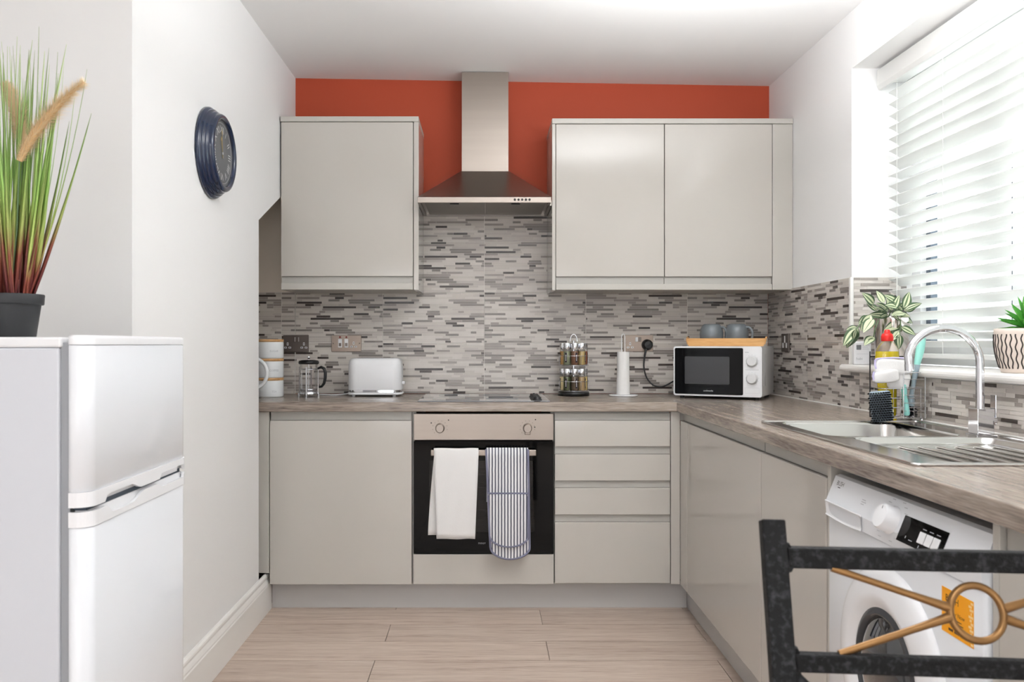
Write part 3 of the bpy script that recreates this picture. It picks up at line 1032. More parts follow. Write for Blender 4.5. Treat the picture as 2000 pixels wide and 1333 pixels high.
g = G(); g.text('BUSH', .0155, PF(1.962, .045)); g.box(.012, .024, -.0055, -.0035, -.0002, .0002, M=PF(1.962, .045)); g.build('maker_lettering', M['print'], cp)
g = G()
for k, w in enumerate((.016, .02, .014)):
    g.box(0, w, -.005 * k, -.005 * k + .0018, -.0001, .0002, M=PF(1.82, .035))
for k in range(18):
    a = R(-150 + k * 300 / 17)
    g.box(-.006, .006, -.0008, .0008, -.0001, .0002, M=PF(1.675 , .02) @ Matrix.Translation((.046 * math.sin(a), .046 * math.cos(a), 0)))
g.build('programme_marks', M['pale_grey'], cp)
g = G()
Mk = PF(1.675, .02)
g.lathe([(.0295, 0), (.0295, .003), (.0275, .004), (.026, .024), (.0235, .0275), (.0235, .0275), (0, .0275)], seg=32, M=Mk)
kn = g.build('programme_knob', M['white_p'], cp)
g = G(); g.box(-.0008, .0008, .015, .021, .0274, .0279, M=Mk); g.build('knob_mark', M['print'], kn)
g = G(); Md = PF(1.634, -.012)
g.box(0, .155, 0, .052, -.0001, .0012, .0005, M=Md)
dp = g.build('display', M['black_glass'], cp)
for k in range(3):
    g = G(); g.box(.072 + k * .024, .093 + k * .024, .012, .034, .001, .0035, .0012, M=Md); g.build('push_button', M['white_p'], dp)
g = G()
for k in range(3): g.box(.075 + k * .024, .088 + k * .024, .039, .0405, .0011, .0015, M=Md)
g.box(.028, .03, .01, .015, .0011, .0015, M=Md); g.box(.042, .055, .009, .0105, .0011, .0015, M=Md); g.box(.08, .082, .003, .008, .0011, .0015, M=Md); g.box(.1, .118, .004, .0055, .0011, .0015, M=Md)
g.build('display_marks', M['pale_grey'], dp)
# detergent drawer with its scooped grip
g = G()
dy0, dy1 = YD(1.795), y1 - .004
pr = [(WX - .0052, .735), (WX - .0052, .7645), (WX - .010, .766), (WX - .006, .772), (WX - .002, .770)]
N_ = 14
vs = []
for i in range(N_ + 1):
    u = i / N_
    yy = dy1 + (dy0 - dy1) * u
    dep = math.sin(PI * min(1, max(0, (u - .06) / .9))) ** .5 * .018
    lowz = .7345 - .004 * math.sin(PI * u)
    vs += [(WX - .0085, yy, .7665), (WX - .0085 + dep * 1.0, yy, .7600), (WX - .0068 + dep * .55, yy, .745), (WX - .0062, yy, lowz)]
vs = [(a - o[0], b - o[1], c - o[2]) for a, b, c in vs]
fs = []
for i in range(N_):
    for j in range(3):
        fs.append((i * 4 + j, i * 4 + j + 1, (i + 1) * 4 + j + 1, (i + 1) * 4 + j))
g.add(vs, fs, 0, True)
# lip over the grip
g.tube([(WX - .0080 - o[0], dy1 + (dy0 - dy1) * i / 10 - o[1], .7668 - o[2]) for i in range(11)], .0022, 6)
g.tube([(WX - .0068 - o[0], dy1 + (dy0 - dy1) * i / 14 - o[1], .7345 - .004 * math.sin(PI * i / 14) - o[2]) for i in range(15)], .0018, 6)
g.build('detergent_drawer', M['white_p'], t)
# door
MR = Matrix.Translation((WX - o[0], YD(1.68) - o[1], .470)) @ Matrix.Rotation(R(-90), 4, 'Y')
g = G(); g.lathe([(.215, 0), (.215, .004), (.208, .012), (.195, .016), (.16, .024), (.145, .022), (.130, .012), (.118, .004)], seg=64, M=MR, caps=False); dr = g.build('porthole_door', M['white_p'], t)
g = G(); g.lathe([(.131, .012), (.120, .0165), (.116, .0165), (.113, .004)], seg=64, M=MR, caps=False); g.build('dark_ring', mat('smoke_ring', srgb(58, 60, 64), .2), dr)
g = G(); g.lathe([(.116, .006), (.10, .016), (.07, .026), (.03, .03), (0, .031)], seg=48, M=MR, caps=False); g.build('porthole_glass', mat('smoke_glass', srgb(36, 38, 42), .05, spec=.7, coat=1), dr)
g = G(); g.box(-.012, .012, -.004, .004, .014, .03, .004, M=MR @ Matrix.Translation((0, -.178, 0))); g.build('door_grip', M['white_p'], dr)
# orange registration sticker
g = G(); sd0, sd1, sz0, sz1 = 1.392, 1.489, .627, .706
yA, yB = YD(sd1), YD(sd0)
rel(g, o, WX - .0007, WX - .0002, yB, yA, sz0, sz1)
st = g.build('sticker', mat('orange_sticker', srgb(244, 164, 8), .5), t)
g = G(); e = WX - .0009 - o[0]
g.text('BUSH', .017, F_right(e, yA - .012 - o[1], .684 - o[2])); g.text('Register Now', .0105, F_right(e, yA - .012 - o[1], .664 - o[2]))
for k, w in enumerate((.05, .055)): g.box(e, e + .0004, yA - .012 - w - o[1], yA - .012 - o[1], .6565 - .005 * k - o[2], .658 - .005 * k - o[2])
for k in range(3): g.box(e, e + .0004, yA - .036 - .018 * k - o[1], yA - .022 - .018 * k - o[1], .634 - o[2], .6385 - o[2])
g.build('sticker_lettering', mat('brown_print', srgb(80, 48, 10), .5), st)
g = G()
for k in range(13):
    g.box(e, e + .0003, yB + .001 + .004 * (k % 2) - o[1], yB + .008 + .003 * (k % 3) - o[1], sz0 + .002 + k * .0058 - o[2], sz0 + .0062 + k * .0058 - o[2])
g.build('sticker_pattern', mat('peach_print', srgb(250, 214, 150), .5), st)

# ------------------------------------------------------------------ fridge freezer (front looks to +X)
FD0, FD1 = 1.463, 1.943
FXF = -.6995
t = thing('fridge_freezer', 'short white two-door fridge freezer at the left edge', 'fridge', (-.97, YD((FD0 + FD1) / 2), 0))
o = t.location.copy()
fy0, fy1 = YD(FD0), YD(FD1)
fzt = 1.152
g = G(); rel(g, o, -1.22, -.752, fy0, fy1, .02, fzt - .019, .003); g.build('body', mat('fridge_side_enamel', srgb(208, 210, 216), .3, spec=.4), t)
g = G(); rel(g, o, -1.222, -.748, fy0 - .001, fy1 + .001, fzt - .0185, fzt, .004); g.build('top_cap', M['white_p'], t)
for dx in (-1.18, -.79):
    for yy in (fy0 + .04, fy1 - .04):
        g = G(); g.cyl((dx - o[0], yy - o[1], .0005), (dx - o[0], yy - o[1], .0205), .018, seg=10); g.build('foot', M['black'], t)
g = G(); rel(g, o, -.7515, -.7355, fy0 + .006, fy1 - .006, .05, fzt - .01); g.build('door_seal', M['grey_p'], t)


def fdoor(z0, z1, name, m='white_e', grow=0.0, top=False):
    g = G(); r = .028
    x0, x1 = -.735, FXF + grow
    ya, yb = fy0 - grow, fy1 + grow
    pl = [(x0, ya)] + arc(x1 - r, ya + r, r, -90, 0, 8) + arc(x1 - r, yb - r, r, 0, 90, 8) + [(x0, yb)]
    pl = [(a - o[0], b - o[1]) for a, b in pl]
    n = len(pl)
    if top:   # rounded upper rim
        rings = [(z0, 0), (z1 - .006, 0), (z1 - .002, .0015), (z1, .005)]
    else:
        rings = [(z0, .002), (z0 + .002, 0), (z1 - .002, 0), (z1, .002)]
    cx, cy_ = (x0 + x1) / 2 - o[0], (ya + yb) / 2 - o[1]
    vs = []
    for z, ins in rings:
        for a, b in pl:
            vs.append((a - (ins if a > cx else 0), b + (ins if b < cy_ else -ins), z - o[2]))
    fs = []
    for i in range(len(rings) - 1):
        for k in range(n):
            k2 = (k + 1) % n
            fs.append((i * n + k, i * n + k2, (i + 1) * n + k2, (i + 1) * n + k))
    fs.append(list(range(n))[::-1]); fs.append([(len(rings) - 1) * n + k for k in range(n)])
    g.add(vs, fs[:-2], 0, True); g.add(vs, fs[-2:], 0, False)
    return g.build(name, M[m], t)


zq = lambda y: ZD(y, FD0)
up_d = fdoor(zq(964), 1.138, 'freezer_door')
cap = fdoor(1.1385, 1.1555, 'door_cap', 'white_p', .0008, top=True); cap.parent = up_d
lo_d = fdoor(.055, zq(1032.5), 'fridge_door')


def ftrim(z0, z1, wave, parent, name):
    """trim moulding round the door; on the front face one edge is scooped by wave(u) for the grip"""
    g = G(); r = .029; N = 40
    ya, yb, x1 = fy0 - .0016, fy1 + .0016, FXF + .0022
    path = [(-.735, ya)] + arc(x1 - r, ya + r, r, -90, 0, 8)
    s = [(x1, ya + r + (yb - ya - 2 * r) * k / N) for k in range(1, N)]
    path = path + s + arc(x1 - r, yb - r, r, 0, 90, 8) + [(-.735, yb)]
    vs, fs = [], []
    th = .006
    cx, cyy = -.735, (ya + yb) / 2
    for (a, b) in path:
        u = (b - ya) / (yb - ya)
        on = abs(a - x1) < 1e-6
        q0, q1 = wave(u, z0, z1) if on else (z0, z1)
        inx = a - (th if a > -.733 else 0); iny = b + (th if b < ya + .01 else (-th if b > yb - .01 else 0))
        vs += [(a - o[0], b - o[1], q0), (a - o[0], b - o[1], q1), (inx - o[0], iny - o[1], q1), (inx - o[0], iny - o[1], q0)]
    n = len(path)
    for i in range(n - 1):
        for j in range(4):
            j2 = (j + 1) % 4
            fs.append((i * 4 + j, (i + 1) * 4 + j, (i + 1) * 4 + j2, i * 4 + j2))
    fs.append((0, 1, 2, 3)); fs.append(((n - 1) * 4 + 3, (n - 1) * 4 + 2, (n - 1) * 4 + 1, (n - 1) * 4))
    g.add(vs, fs, 0, False)
    return g.build(name, M['white_p'], parent)


def sm(a, b, x):
    x = min(1, max(0, (x - a) / (b - a))); return x * x * (3 - 2 * x)


def wtop(u, z0, z1):
    dip = sm(.13, .15, u) * (1 - sm(.36, .46, u)) * .013
    dip2 = sm(.66, .68, u) * (1 - sm(.95, .97, u)) * .012
    return (z0 + dip + dip2, z1)


def wlow(u, z0, z1):
    dip = sm(.13, .2, u) * (1 - sm(.36, .50, u)) * .016
    dip2 = sm(.62, .70, u) * (1 - sm(.95, .98, u)) * .010
    return (z0, z1 - dip - dip2)


ftrim(zq(993), zq(963.5), wtop, up_d, 'handle_trim')
ftrim(zq(1032), zq(1002), wlow, lo_d, 'handle_trim')
# recessed grip behind the trims: a white scoop with the dark slit between the doors
g = G(); rel(g, o, -.734, FXF - .010, fy0 + .012, fy1 - .012, zq(990.5), zq(965)); g.build('grip_recess', M['white_p'], up_d)
g = G()
vs = []
for k in range(2):
    yy = (fy0 + .012, fy1 - .012)[k]
    vs += [(FXF - .010 - o[0], yy - o[1], zq(1001)), (FXF - .0035 - o[0], yy - o[1], zq(1030)), (-.73 - o[0], yy - o[1], zq(1030)), (-.73 - o[0], yy - o[1], zq(1001))]
g.add(vs, [(0, 1, 5, 4), (1, 2, 6, 5), (2, 3, 7, 6), (3, 0, 4, 7), (0, 3, 2, 1), (4, 5, 6, 7)])
g.build('grip_recess', M['white_p'], lo_d)
g = G(); rel(g, o, -.732, FXF - .012, fy0 + .014, fy1 - .014, zq(1000.8), zq(990.8)); g.build('slit_seal', mat('slit_dark', srgb(66, 76, 88), .6), t)
g = G(); rel(g, o, FXF - .0098, FXF - .006, fy1 - .15, fy1 - .045, zq(994), zq(983)); g.build('hinge_bracket', M['chrome'], t)

# ------------------------------------------------------------------ sink
t = thing('kitchen_sink', 'stainless steel single bowl sink with ribbed drainer', 'sink', ((SX0 + SX1) / 2, YD((SD0 + SD1) / 2), ZWT))
o = t.location.copy()


def on_rect(x0, x1, y0, y1, pts):
    cx, cy_ = sum(p[0] for p in pts) / len(pts), sum(p[1] for p in pts) / len(pts)
    out = []
    for (a, b) in pts:
        dx, dy = a - cx, b - cy_
        tt = min(((x1 - cx) / dx if dx > 1e-9 else (x0 - cx) / dx if dx < -1e-9 else 1e9), ((y1 - cy_) / dy if dy > 1e-9 else (y0 - cy_) / dy if dy < -1e-9 else 1e9))
        out.append((cx + dx * tt, cy_ + dy * tt))
    return out


def with_corners(x0, x1, y0, y1, inner):
    """outer ring on the rectangle with points snapped to its corners"""
    out = on_rect(x0, x1, y0, y1, inner)
    for c in ((x0, y0), (x0, y1), (x1, y0), (x1, y1)):
        i = min(range(len(out)), key=lambda k: (out[k][0] - c[0]) ** 2 + (out[k][1] - c[1]) ** 2)
        out[i] = c
    return out


def sink_half(x0, x1, y0, y1, hole, rad, levels, name):
    """deck rectangle with one pressed hole; levels: (inset, z)"""
    g = G()
    hx0, hx1, hy0, hy1 = hole
    inner = rrect(hx0, hx1, hy0, hy1, rad, 7)
    outer = with_corners(x0, x1, y0, y1, inner)
    zt_ = ZWT + .0035
    rings = [[(a, b, zt_) for a, b in outer]]
    for ins, z in levels:
        r2 = max(.012, rad - ins) if ins < .1 else .02
        ring = rrect(hx0 + ins, hx1 - ins, hy0 + ins, hy1 - ins, r2, 7)
        rings.append([(a, b, ZWT + z) for a, b in ring])
    n = len(inner)
    vs = [(p[0] - o[0], p[1] - o[1], p[2] - o[2]) for r_ in rings for p in r_]
    fs = []
    for i in range(len(rings) - 1):
        for k in range(n):
            k2 = (k + 1) % n
            fs.append((i * n + k, i * n + k2, (i + 1) * n + k2, (i + 1) * n + k))
    g.add(vs, fs[:n], 0, False)
    g.add(vs, fs[n:], 0, True)
    g.add(vs[-n:], [list(range(n))], 0, False)
    return g, name


ym = YD(2.163) - .004
g, nm = sink_half(SX0 + .004, SX1 - .004, ym, YD(SD1) - .004, (.905, 1.262, ym + .018, YD(SD1) - .04), .045,
                  [(-.004, .0048), (0, .0035), (.003, -.004), (.012, -.03 - .09), (.02, -.14), (.045, -.148)], 'bowl')
bowl = g.build(nm, M['sink'], t)
g, nm = sink_half(SX0 + .004, SX1 - .004, YD(SD0) + .004, ym, (.945, 1.305, YD(SD0) + .03, ym - .012), .035,
                  [(-.004, .0048), (0, .0035), (.004, -.003), (.010, -.011), (.016, -.012)], 'drainer')
drn = g.build(nm, M['sink'], t)
g = G()
pts = rrect(SX0 + .004, SX1 - .004, YD(SD0) + .004, YD(SD1) - .004, .012, 4)
g.tube([(a - o[0], b - o[1], ZWT + .0030 - o[2]) for a, b in pts], .0034, 8, closed=True)
g.build('rolled_rim', M['sink'], t)
for k in range(7):
    x = .985 + k * .047
    g = G()
    g.tube([(x - o[0], YD(SD0) + .06 - o[1], -.0115), (x - o[0], YD(SD0) + .065 - o[1], -.0095), (x - o[0], ym - .10 - o[1], -.0095), (x - o[0], ym - .09 - o[1], -.0115)], .0026, 8)
    g.build('drainer_rib', M['sink'], drn)
g = G(); bx, by = 1.08, (ym + YD(SD1)) / 2
g.lathe([(.045, 0), (.045, .002), (.036, .003), (.036, .003), (0, .001)], c=(bx - o[0], by - o[1], -.1478), seg=32); g.build('waste', M['chrome'], bowl)

# tap
TX, TY = 1.318, YD(2.205)
t = thing('mixer_tap', 'chrome kitchen mixer tap with tall arched spout and square base', 'tap', (TX, TY, ZWT + .0037), R(0))
g = G(); g.box(-.027, .027, -.027, .027, 0, .004, .001); g.box(-.022, .022, -.022, .022, .004, .072, .0012); g.build('base_block', M['chrome'], t)
pts = [(-.003, 0, .0715), (-.003, 0, .18)]
rr = .094
for k in range(1, 25):
    a = R(180 * k / 24 * .93)
    pts.append((-.003 - rr + rr * math.cos(a), .012 * k / 24, .193 + rr * .98 * math.sin(a)))
pts.append((pts[-1][0] + .004, .0125, pts[-1][2] - .03))
g = G(); g.tube(pts, .0105, 16); sp_ = g.build('spout', M['chrome'], t)
g = G(); p = Vector(pts[-1]); g.cyl(p + Vector((0, 0, .006)), p + Vector((.0006, 0, -.012)), .0118, seg=16); g.build('aerator', M['chrome'], sp_)
g = G(); g.cyl((.022, -.003, .04), (.034, -.003, .04), .013, seg=18); g.box(.030, .0335, -.014, .010, .03, .108, .001); g.build('lever', M['chrome'], t)

# ------------------------------------------------------------------ metal chair in the foreground
ct = thing('metal_chair', 'black wrought iron chair with gold ring ornament in its backrest', 'chair', (.6007, -3.059 - .12, 0), R(-5.2))
hw = .24
YB0 = .12                        # backrest plane at z = .865 in chair space


def cb(x, z, dy=0): return (x, YB0 + .30 * (z - .865) + dy, z)


def bar(a, b, w, d, name, m='iron', par=ct):
    """rectangular bar between two points, w across, d deep (bevelled)"""
    a, b = Vector(a), Vector(b); dv = (b - a)
    zx = dv.normalized()
    yy = Vector((0, 1, 0)); yy = (yy - zx * yy.dot(zx)).normalized(); xx = yy.cross(zx)
    Mx = Matrix(((xx.x, yy.x, zx.x, a.x), (xx.y, yy.y, zx.y, a.y), (xx.z, yy.z, zx.z, a.z), (0, 0, 0, 1)))
    g = G(); g.box(-w / 2, w / 2, -d / 2, d / 2, 0, dv.length, .0022, M=Mx)
    return g.build(name, M[m], par)


for sgn in (-1, 1):
    bar(cb(sgn * hw, .44), cb(sgn * hw, .910), .030, .022, 'back_post')
    bar((sgn * hw, YB0 - .30 * .425, .445), (sgn * hw, YB0 - .10, 0.0005), .026, .026, 'leg')
    bar((sgn * hw, -.36, .428), (sgn * (hw + .0), -.37, 0.0005), .026, .026, 'leg')
rails = []
for z, w in ((.8655, .0262), (.7445, .0225)):
    rails.append(bar(cb(-hw + .0152, z), cb(hw - .0152, z), w, .016, 'back_rail'))
# weld fillets where rails meet posts
for sgn in (-1, 1):
    for z in (.8655, .7445):
        for dz in (-1, 1):
            p = cb(sgn * (hw - .015), z + dz * .012)
            g = G(); g.lathe([(.006, -.007), (.007, 0), (.006, .007)], seg=8, M=Matrix.Translation(p) @ Matrix.Rotation(R(90), 4, 'X')); g.build('weld', M['iron'], ct)
zc_ = .8055
Rr = .0315
g = G(); g.tube([cb(Rr * math.cos(2 * PI * k / 40), zc_ + Rr * math.sin(2 * PI * k / 40)) for k in range(40)], .0048, 10, closed=True)
g.build('ring_ornament', M['gold'], ct)
for sx in (-1, 1):
    for sz in (-1, 1):
        zbar = .8525 if sz > 0 else .7555
        p0 = cb(sx * .170, zbar + sz * .001); p1 = cb(sx * (Rr + .001), zc_ + sz * .0055)
        mid = [Vector(p0).lerp(Vector(p1), k / 6) for k in range(7)]
        g = G(); g.tube([tuple(q) for q in mid], [.0048, .0046, .0046, .0046, .0046, .0052, .0062], 10); g.build('gold_rod', M['gold'], ct)
    bar(cb(sx * (hw - .012), .732), cb(sx * (hw - .11), .64), .012, .012, 'scroll_brace')
bar(cb(-hw + .0155, .634), cb(hw - .0155, .634), .02, .016, 'back_rail')
g = G(); g.box(-.235, .235, -.37, -.04, .43, .446, .004); g.build('seat_frame', M['iron'], ct)
g = G(); g.box(-.225, .225, -.365, -.045, .4465, .49, .018, 3); g.build('seat_pad', mat('seat_cream', srgb(214, 204, 188), .9), ct)

# ------------------------------------------------------------------ things on the back worktop
def F_left(x, y, z):            # text frame on a face that looks to +X
    return Matrix(((0, 0, 1, x), (1, 0, 0, y), (0, 1, 0, z), (0, 0, 0, 1)))


def curved_text(g, body, size, r, z, ang, mi=0, align='CENTER'):
    """lettering bent round a vertical cylinder of radius r about the origin; ang = direction it faces"""
    h = G(); h.text(body, size, Matrix.Identity(4), mi, align)
    vs = []
    for x, y, _ in h.v:
        a = ang + x / r
        vs.append((r * math.cos(a), r * math.sin(a), z + y))
    g.add(vs, h.f, mi)


# three stacked canisters
cx, cyd = -1.005, 3.872
words = (('TEA', 'bottom canister of the white stack, lettered TEA, standing on the worktop'),
         ('COFFEE', 'middle canister of the white stack with wooden lid'),
         ('SUGAR', 'topmost canister of the white stack with wooden lid'))
for k, (wd, lab) in enumerate(words):
    t = thing('storage_canister', lab, 'canister', (cx, YD(cyd), ZWT + .0003 + k * .0893), 0, 'stacked white canisters')
    g = G(); g.lathe([(.058, 0), (.0605, .002), (.062, .006), (.062, .073), (.0605, .0765), (.0605, .0765), (0, .0765)], seg=40); b_ = g.build('body', M['ceramic'], t)
    g = G(); g.lathe([(.060, .0768), (.0622, .0778), (.0622, .0878), (.061, .0889), (.061, .0889), (0, .0889)], seg=40); g.build('lid', M['wood_d'], t)
    g = G(); curved_text(g, wd, .013, .0623, .022 if k == 0 else .03, R(-58)); g.build('lettering', M['pale_grey'], b_)

# kettle in the recess, mostly hidden by the wall: its loop handle shows
t = thing('electric_kettle', 'white kettle with large loop handle, half hidden by the left wall', 'kettle', (-1.115, YD(3.70), ZWT + .0003))
g = G(); g.lathe([(.072, 0), (.076, .004), (.076, .012), (.073, .02), (.066, .12), (.055, .185), (.05, .195), (.05, .195), (.03, .205), (0, .208)], seg=36); g.build('body', M['ceramic'], t)
g = G()
hp = [(.05, 0, .172), (.085, -.02, .182)] + [(.085 + .062 * math.sin(R(a)), -.022, .116 + .066 * math.cos(R(a))) for a in range(0, 181, 12)] + [(.06, 0, .045)]
g.tube(hp, .0085, 10); g.build('handle', M['ceramic'], t)
g = G(); g.lathe([(.012, .207), (.012, .215), (.008, .219), (0, .219)], seg=14); g.build('lid_knob', M['ceramic'], t)

# cafetiere
t = thing('french_press', 'small glass cafetiere with black handle and chrome frame', 'coffee maker', (-.824, YD(3.87), ZWT + .0003))
g = G(); g.lathe([(.0, .010), (.038, .012), (.041, .016), (.041, .148), (.0425, .153)], seg=32, caps=False); g.build('beaker', M['glass'], t)
g = G()
for z in (.024, .128):
    g.tube([(.0428 * math.cos(2 * PI * k / 32), .0428 * math.sin(2 * PI * k / 32), z) for k in range(32)], .0022, 6, closed=True)
for a in (-92, -2, 88, 178):
    x, y = .0445 * math.cos(R(a)), .0445 * math.sin(R(a))
    g.box(-.0035, .0035, -.0011, .0011, 0, .14, M=Matrix.Translation((x, y, 0)) @ Matrix.Rotation(R(a + 90), 4, 'Z'))
    g.cyl((x * 1.04, y * 1.04, 0), (x * 1.04, y * 1.04, .018), .0052, seg=10)
g.lathe([(.040, .006), (.044, .008), (.044, .022), (.040, .024)], seg=32, caps=False)
g.build('frame', M['chrome'], t)
g = G(); g.lathe([(.043, .152), (.047, .154), (.047, .163), (.044, .168), (.03, .171), (0, .172)], seg=32); g.build('lid', M['black'], t)
g = G(); g.cyl((0, 0, .03), (0, 0, .178), .002, seg=8); g.lathe([(.036, .03), (.038, .032), (.038, .036), (.036, .038)], seg=24); g.build('plunger', M['chrome'], t)
g = G(); g.lathe([(.0035, .176), (.0065, .180), (.0072, .185), (.005, .190), (0, .1915)], seg=14); g.build('plunger_knob', M['chrome'], t)
g = G()
hp = [(.044, -.006, .132), (.060, -.010, .138), (.074, -.012, .131), (.080, -.012, .112), (.079, -.012, .086), (.073, -.011, .062), (.062, -.009, .048), (.050, -.006, .045)]
g.tube(hp, [.005, .007, .0075, .0075, .0072, .0068, .006, .005], 10); g.build('handle', M['black'], t)

# toaster
t = thing('toaster', 'white two-slice toaster with chrome base band', 'toaster', (-.520, YD(3.945), ZWT + .0003))
def rr_solid(g, hx, hy, r, levels, mi=0):
    rings = []
    for ins, z in levels:
        rings.append([(a, b, z) for a, b in rrect(-hx + ins, hx - ins, -hy + ins, hy - ins, max(.004, r - ins), 7)])
    n = len(rings[0])
    vs = [p for r_ in rings for p in r_]
    fs = [(i * n + k, i * n + (k + 1) % n, (i + 1) * n + (k + 1) % n, (i + 1) * n + k) for i in range(len(rings) - 1) for k in range(n)]
    g.add(vs, fs, mi, True); g.add(rings[0], [list(range(n))[::-1]], mi); g.add(rings[-1], [list(range(n))], mi)
g = G(); rr_solid(g, .126, .075, .042, [(.001, .030), (0, .033), (.001, .14), (.004, .163), (.010, .174), (.020, .179), (.034, .180)]); bd = g.build('body', M['white_p'], t)
g = G(); rr_solid(g, .127, .076, .042, [(.003, .0185), (.003, .0296)]); g.build('base_band', M['chrome'], t)
g = G(); rr_solid(g, .129, .078, .043, [(.004, .0075), (0, .011), (0, .0150), (.004, .0183)]); g.build('base', M['white_p'], t)
for x in (-.098, .092):
    for y in (-.055, .055):
        g = G(); g.cyl((x, y, 0), (x, y, .0085), .008, seg=12); g.build('foot', M['white_p'], t)
for y in (-.022, .022):
    g = G(); g.box(-.085, .085, y - .011, y + .011, .1795, .1806); g.build('bread_slot', M['dark'], bd)
g = G(); g.box(.124, .138, -.016, .016, .055, .070, .004); g.build('lever', M['white_p'], t)
g = G(); g.box(.1245, .1262, -.004, .004, .05, .14); g.build('lever_slot', M['grey_p'], bd)
pts = [(-.125, .03, .012), (-.16, .02, .005), (-.20, -.005, .0035), (-.24, .012, .0035), (-.28, .03, .0035), (-.315, .055, .0035), (-.35, .125, .0035), (-.37, .125, .02)]
def smooth(pts, n=6):
    P_ = [Vector(p) for p in pts]; out = []
    for i in range(len(P_) - 1):
        p0, p1, p2, p3 = P_[max(i - 1, 0)], P_[i], P_[i + 1], P_[min(i + 2, len(P_) - 1)]
        for k in range(n):
            s = k / n
            out.append(.5 * ((2 * p1) + (p2 - p0) * s + (2 * p0 - 5 * p1 + 4 * p2 - p3) * s * s + (3 * p1 - p0 - 3 * p2 + p3) * s ** 3))
    out.append(P_[-1]); return out
g = G(); g.tube(smooth(pts), .0032, 6); g.build('power_cord', M['white_p'], t)

# spice rack: carousel, every jar a thing of its own
SRX, SRD = .4205, 3.95
t = thing('spice_rack', 'two-tier revolving wire spice rack with black round base', 'spice rack', (SRX, YD(SRD), ZWT + .0003))
g = G(); g.lathe([(.070, 0), (.0745, .003), (.0745, .014), (.071, .019), (.071, .019), (0, .0195)], seg=40); g.build('base', M['black'], t)
g = G(); g.cyl((0, 0, .0195), (0, 0, .262), .005, seg=10); g.build('pole', M['chrome'], t)
g = G(); g.tube([(.0165 * math.cos(R(a)), 0, .258 + .034 * math.sin(R(a))) for a in range(0, 181, 12)], .003, 8); g.build('carry_loop', M['chrome'], t)
for z in (.024, .145):
    g = G()
    for rr_, zz in ((.072, z), (.072, z + .045), (.028, z)):
        g.tube([(rr_ * math.cos(2 * PI * k / 32), rr_ * math.sin(2 * PI * k / 32), zz) for k in range(32)], .0013, 5, closed=True)
    for k in range(8):
        a = R(k * 45 + 22.5); g.tube([(.005 * math.cos(a), .005 * math.sin(a), z), (.072 * math.cos(a), .072 * math.sin(a), z), (.072 * math.cos(a), .072 * math.sin(a), z + .045)], .0012, 5)
    g.build('wire_tier', M['chrome'], t)
spice = [[('pale yellow', (214, 190, 128)), ('brown', (112, 80, 54)), ('olive green', (132, 134, 96)), ('red brown', (140, 84, 62)), ('cream', (226, 206, 158)), ('dark green', (92, 98, 66)), ('grey brown', (104, 88, 70)), ('sandy', (178, 150, 108))],
         [('rust', (150, 92, 66)), ('green', (110, 118, 84)), ('golden', (186, 156, 96)), ('dark brown', (92, 66, 50)), ('ochre', (182, 140, 80)), ('sage green', (136, 142, 110)), ('chestnut', (128, 88, 64)), ('straw', (196, 172, 116))]]
pos_words = {4: 'left front', 5: 'at the middle front', 6: 'right front'}
for tier in (0, 1):
    for k in range(8):
        a = R(k * 45 + (0 if tier == 0 else 0))
        nm, colr = spice[tier][k]
        fill = mat('spice_' + nm.replace(' ', '_'), srgb(*colr), .8, noise=.35, nscale=260)
        tw = 'lower' if tier == 0 else 'upper'
        jl = 'glass spice jar of %s spice in the %s tier of the rack' % (nm, tw)
        jr = thing('spice_jar', jl, 'jar', (SRX + .0485 * math.cos(a), YD(SRD) + .0485 * math.sin(a), ZWT + (.0262 if tier == 0 else .1475)), a - R(-90) if False else 0, 'jars in the spice rack')
        g = G(); g.lathe([(.0165, 0), (.0178, .002), (.0178, .068), (.0165, .074)], seg=18, caps=False); g.lathe([(0, .0001), (.0165, 0)], seg=18, caps=False); g.build('glass_body', M['glass'], jr)
        g = G(); g.lathe([(.0160, .0015), (.0168, .003), (.0168, .064), (.0168, .064), (0, .064)], seg=18); g.build('spice_fill', fill, jr)
        g = G(); g.lathe([(.0182, .075), (.0186, .076), (.0186, .1), (.0176, .1025), (.0176, .1025), (0, .1025)], seg=20); g.build('lid', M['chrome'], jr)
        g = G(); lab_r = .0184; vs = []; fs = []
        aa = a + .35 if k in (4, 5, 6, 7) else a
        for i in range(5):
            b_ = aa - .28 + .56 * i / 4
            vs += [(lab_r * math.cos(b_), lab_r * math.sin(b_), .012), (lab_r * math.cos(b_), lab_r * math.sin(b_), .058)]
        for i in range(4): fs.append((i * 2, i * 2 + 2, i * 2 + 3, i * 2 + 1))
        g.add(vs, fs, 0, True); lb = g.build('paper_label', mat('label_dark', srgb(44, 34, 42), .5), jr)
        g = G()
        for i in range(5):
            z0_ = .02 + i * .006
            b0_, b1_ = aa - .1, aa + .1
            g.add([((lab_r + .0002) * math.cos(b0_), (lab_r + .0002) * math.sin(b0_), z0_), ((lab_r + .0002) * math.cos(b1_), (lab_r + .0002) * math.sin(b1_), z0_), ((lab_r + .0002) * math.cos(b1_), (lab_r + .0002) * math.sin(b1_), z0_ + .0038), ((lab_r + .0002) * math.cos(b0_), (lab_r + .0002) * math.sin(b0_), z0_ + .0038)], [(0, 1, 2, 3)])
        pl_ = g.build('label_print', M['white_print'], lb); pl_['kind'] = 'stuff'

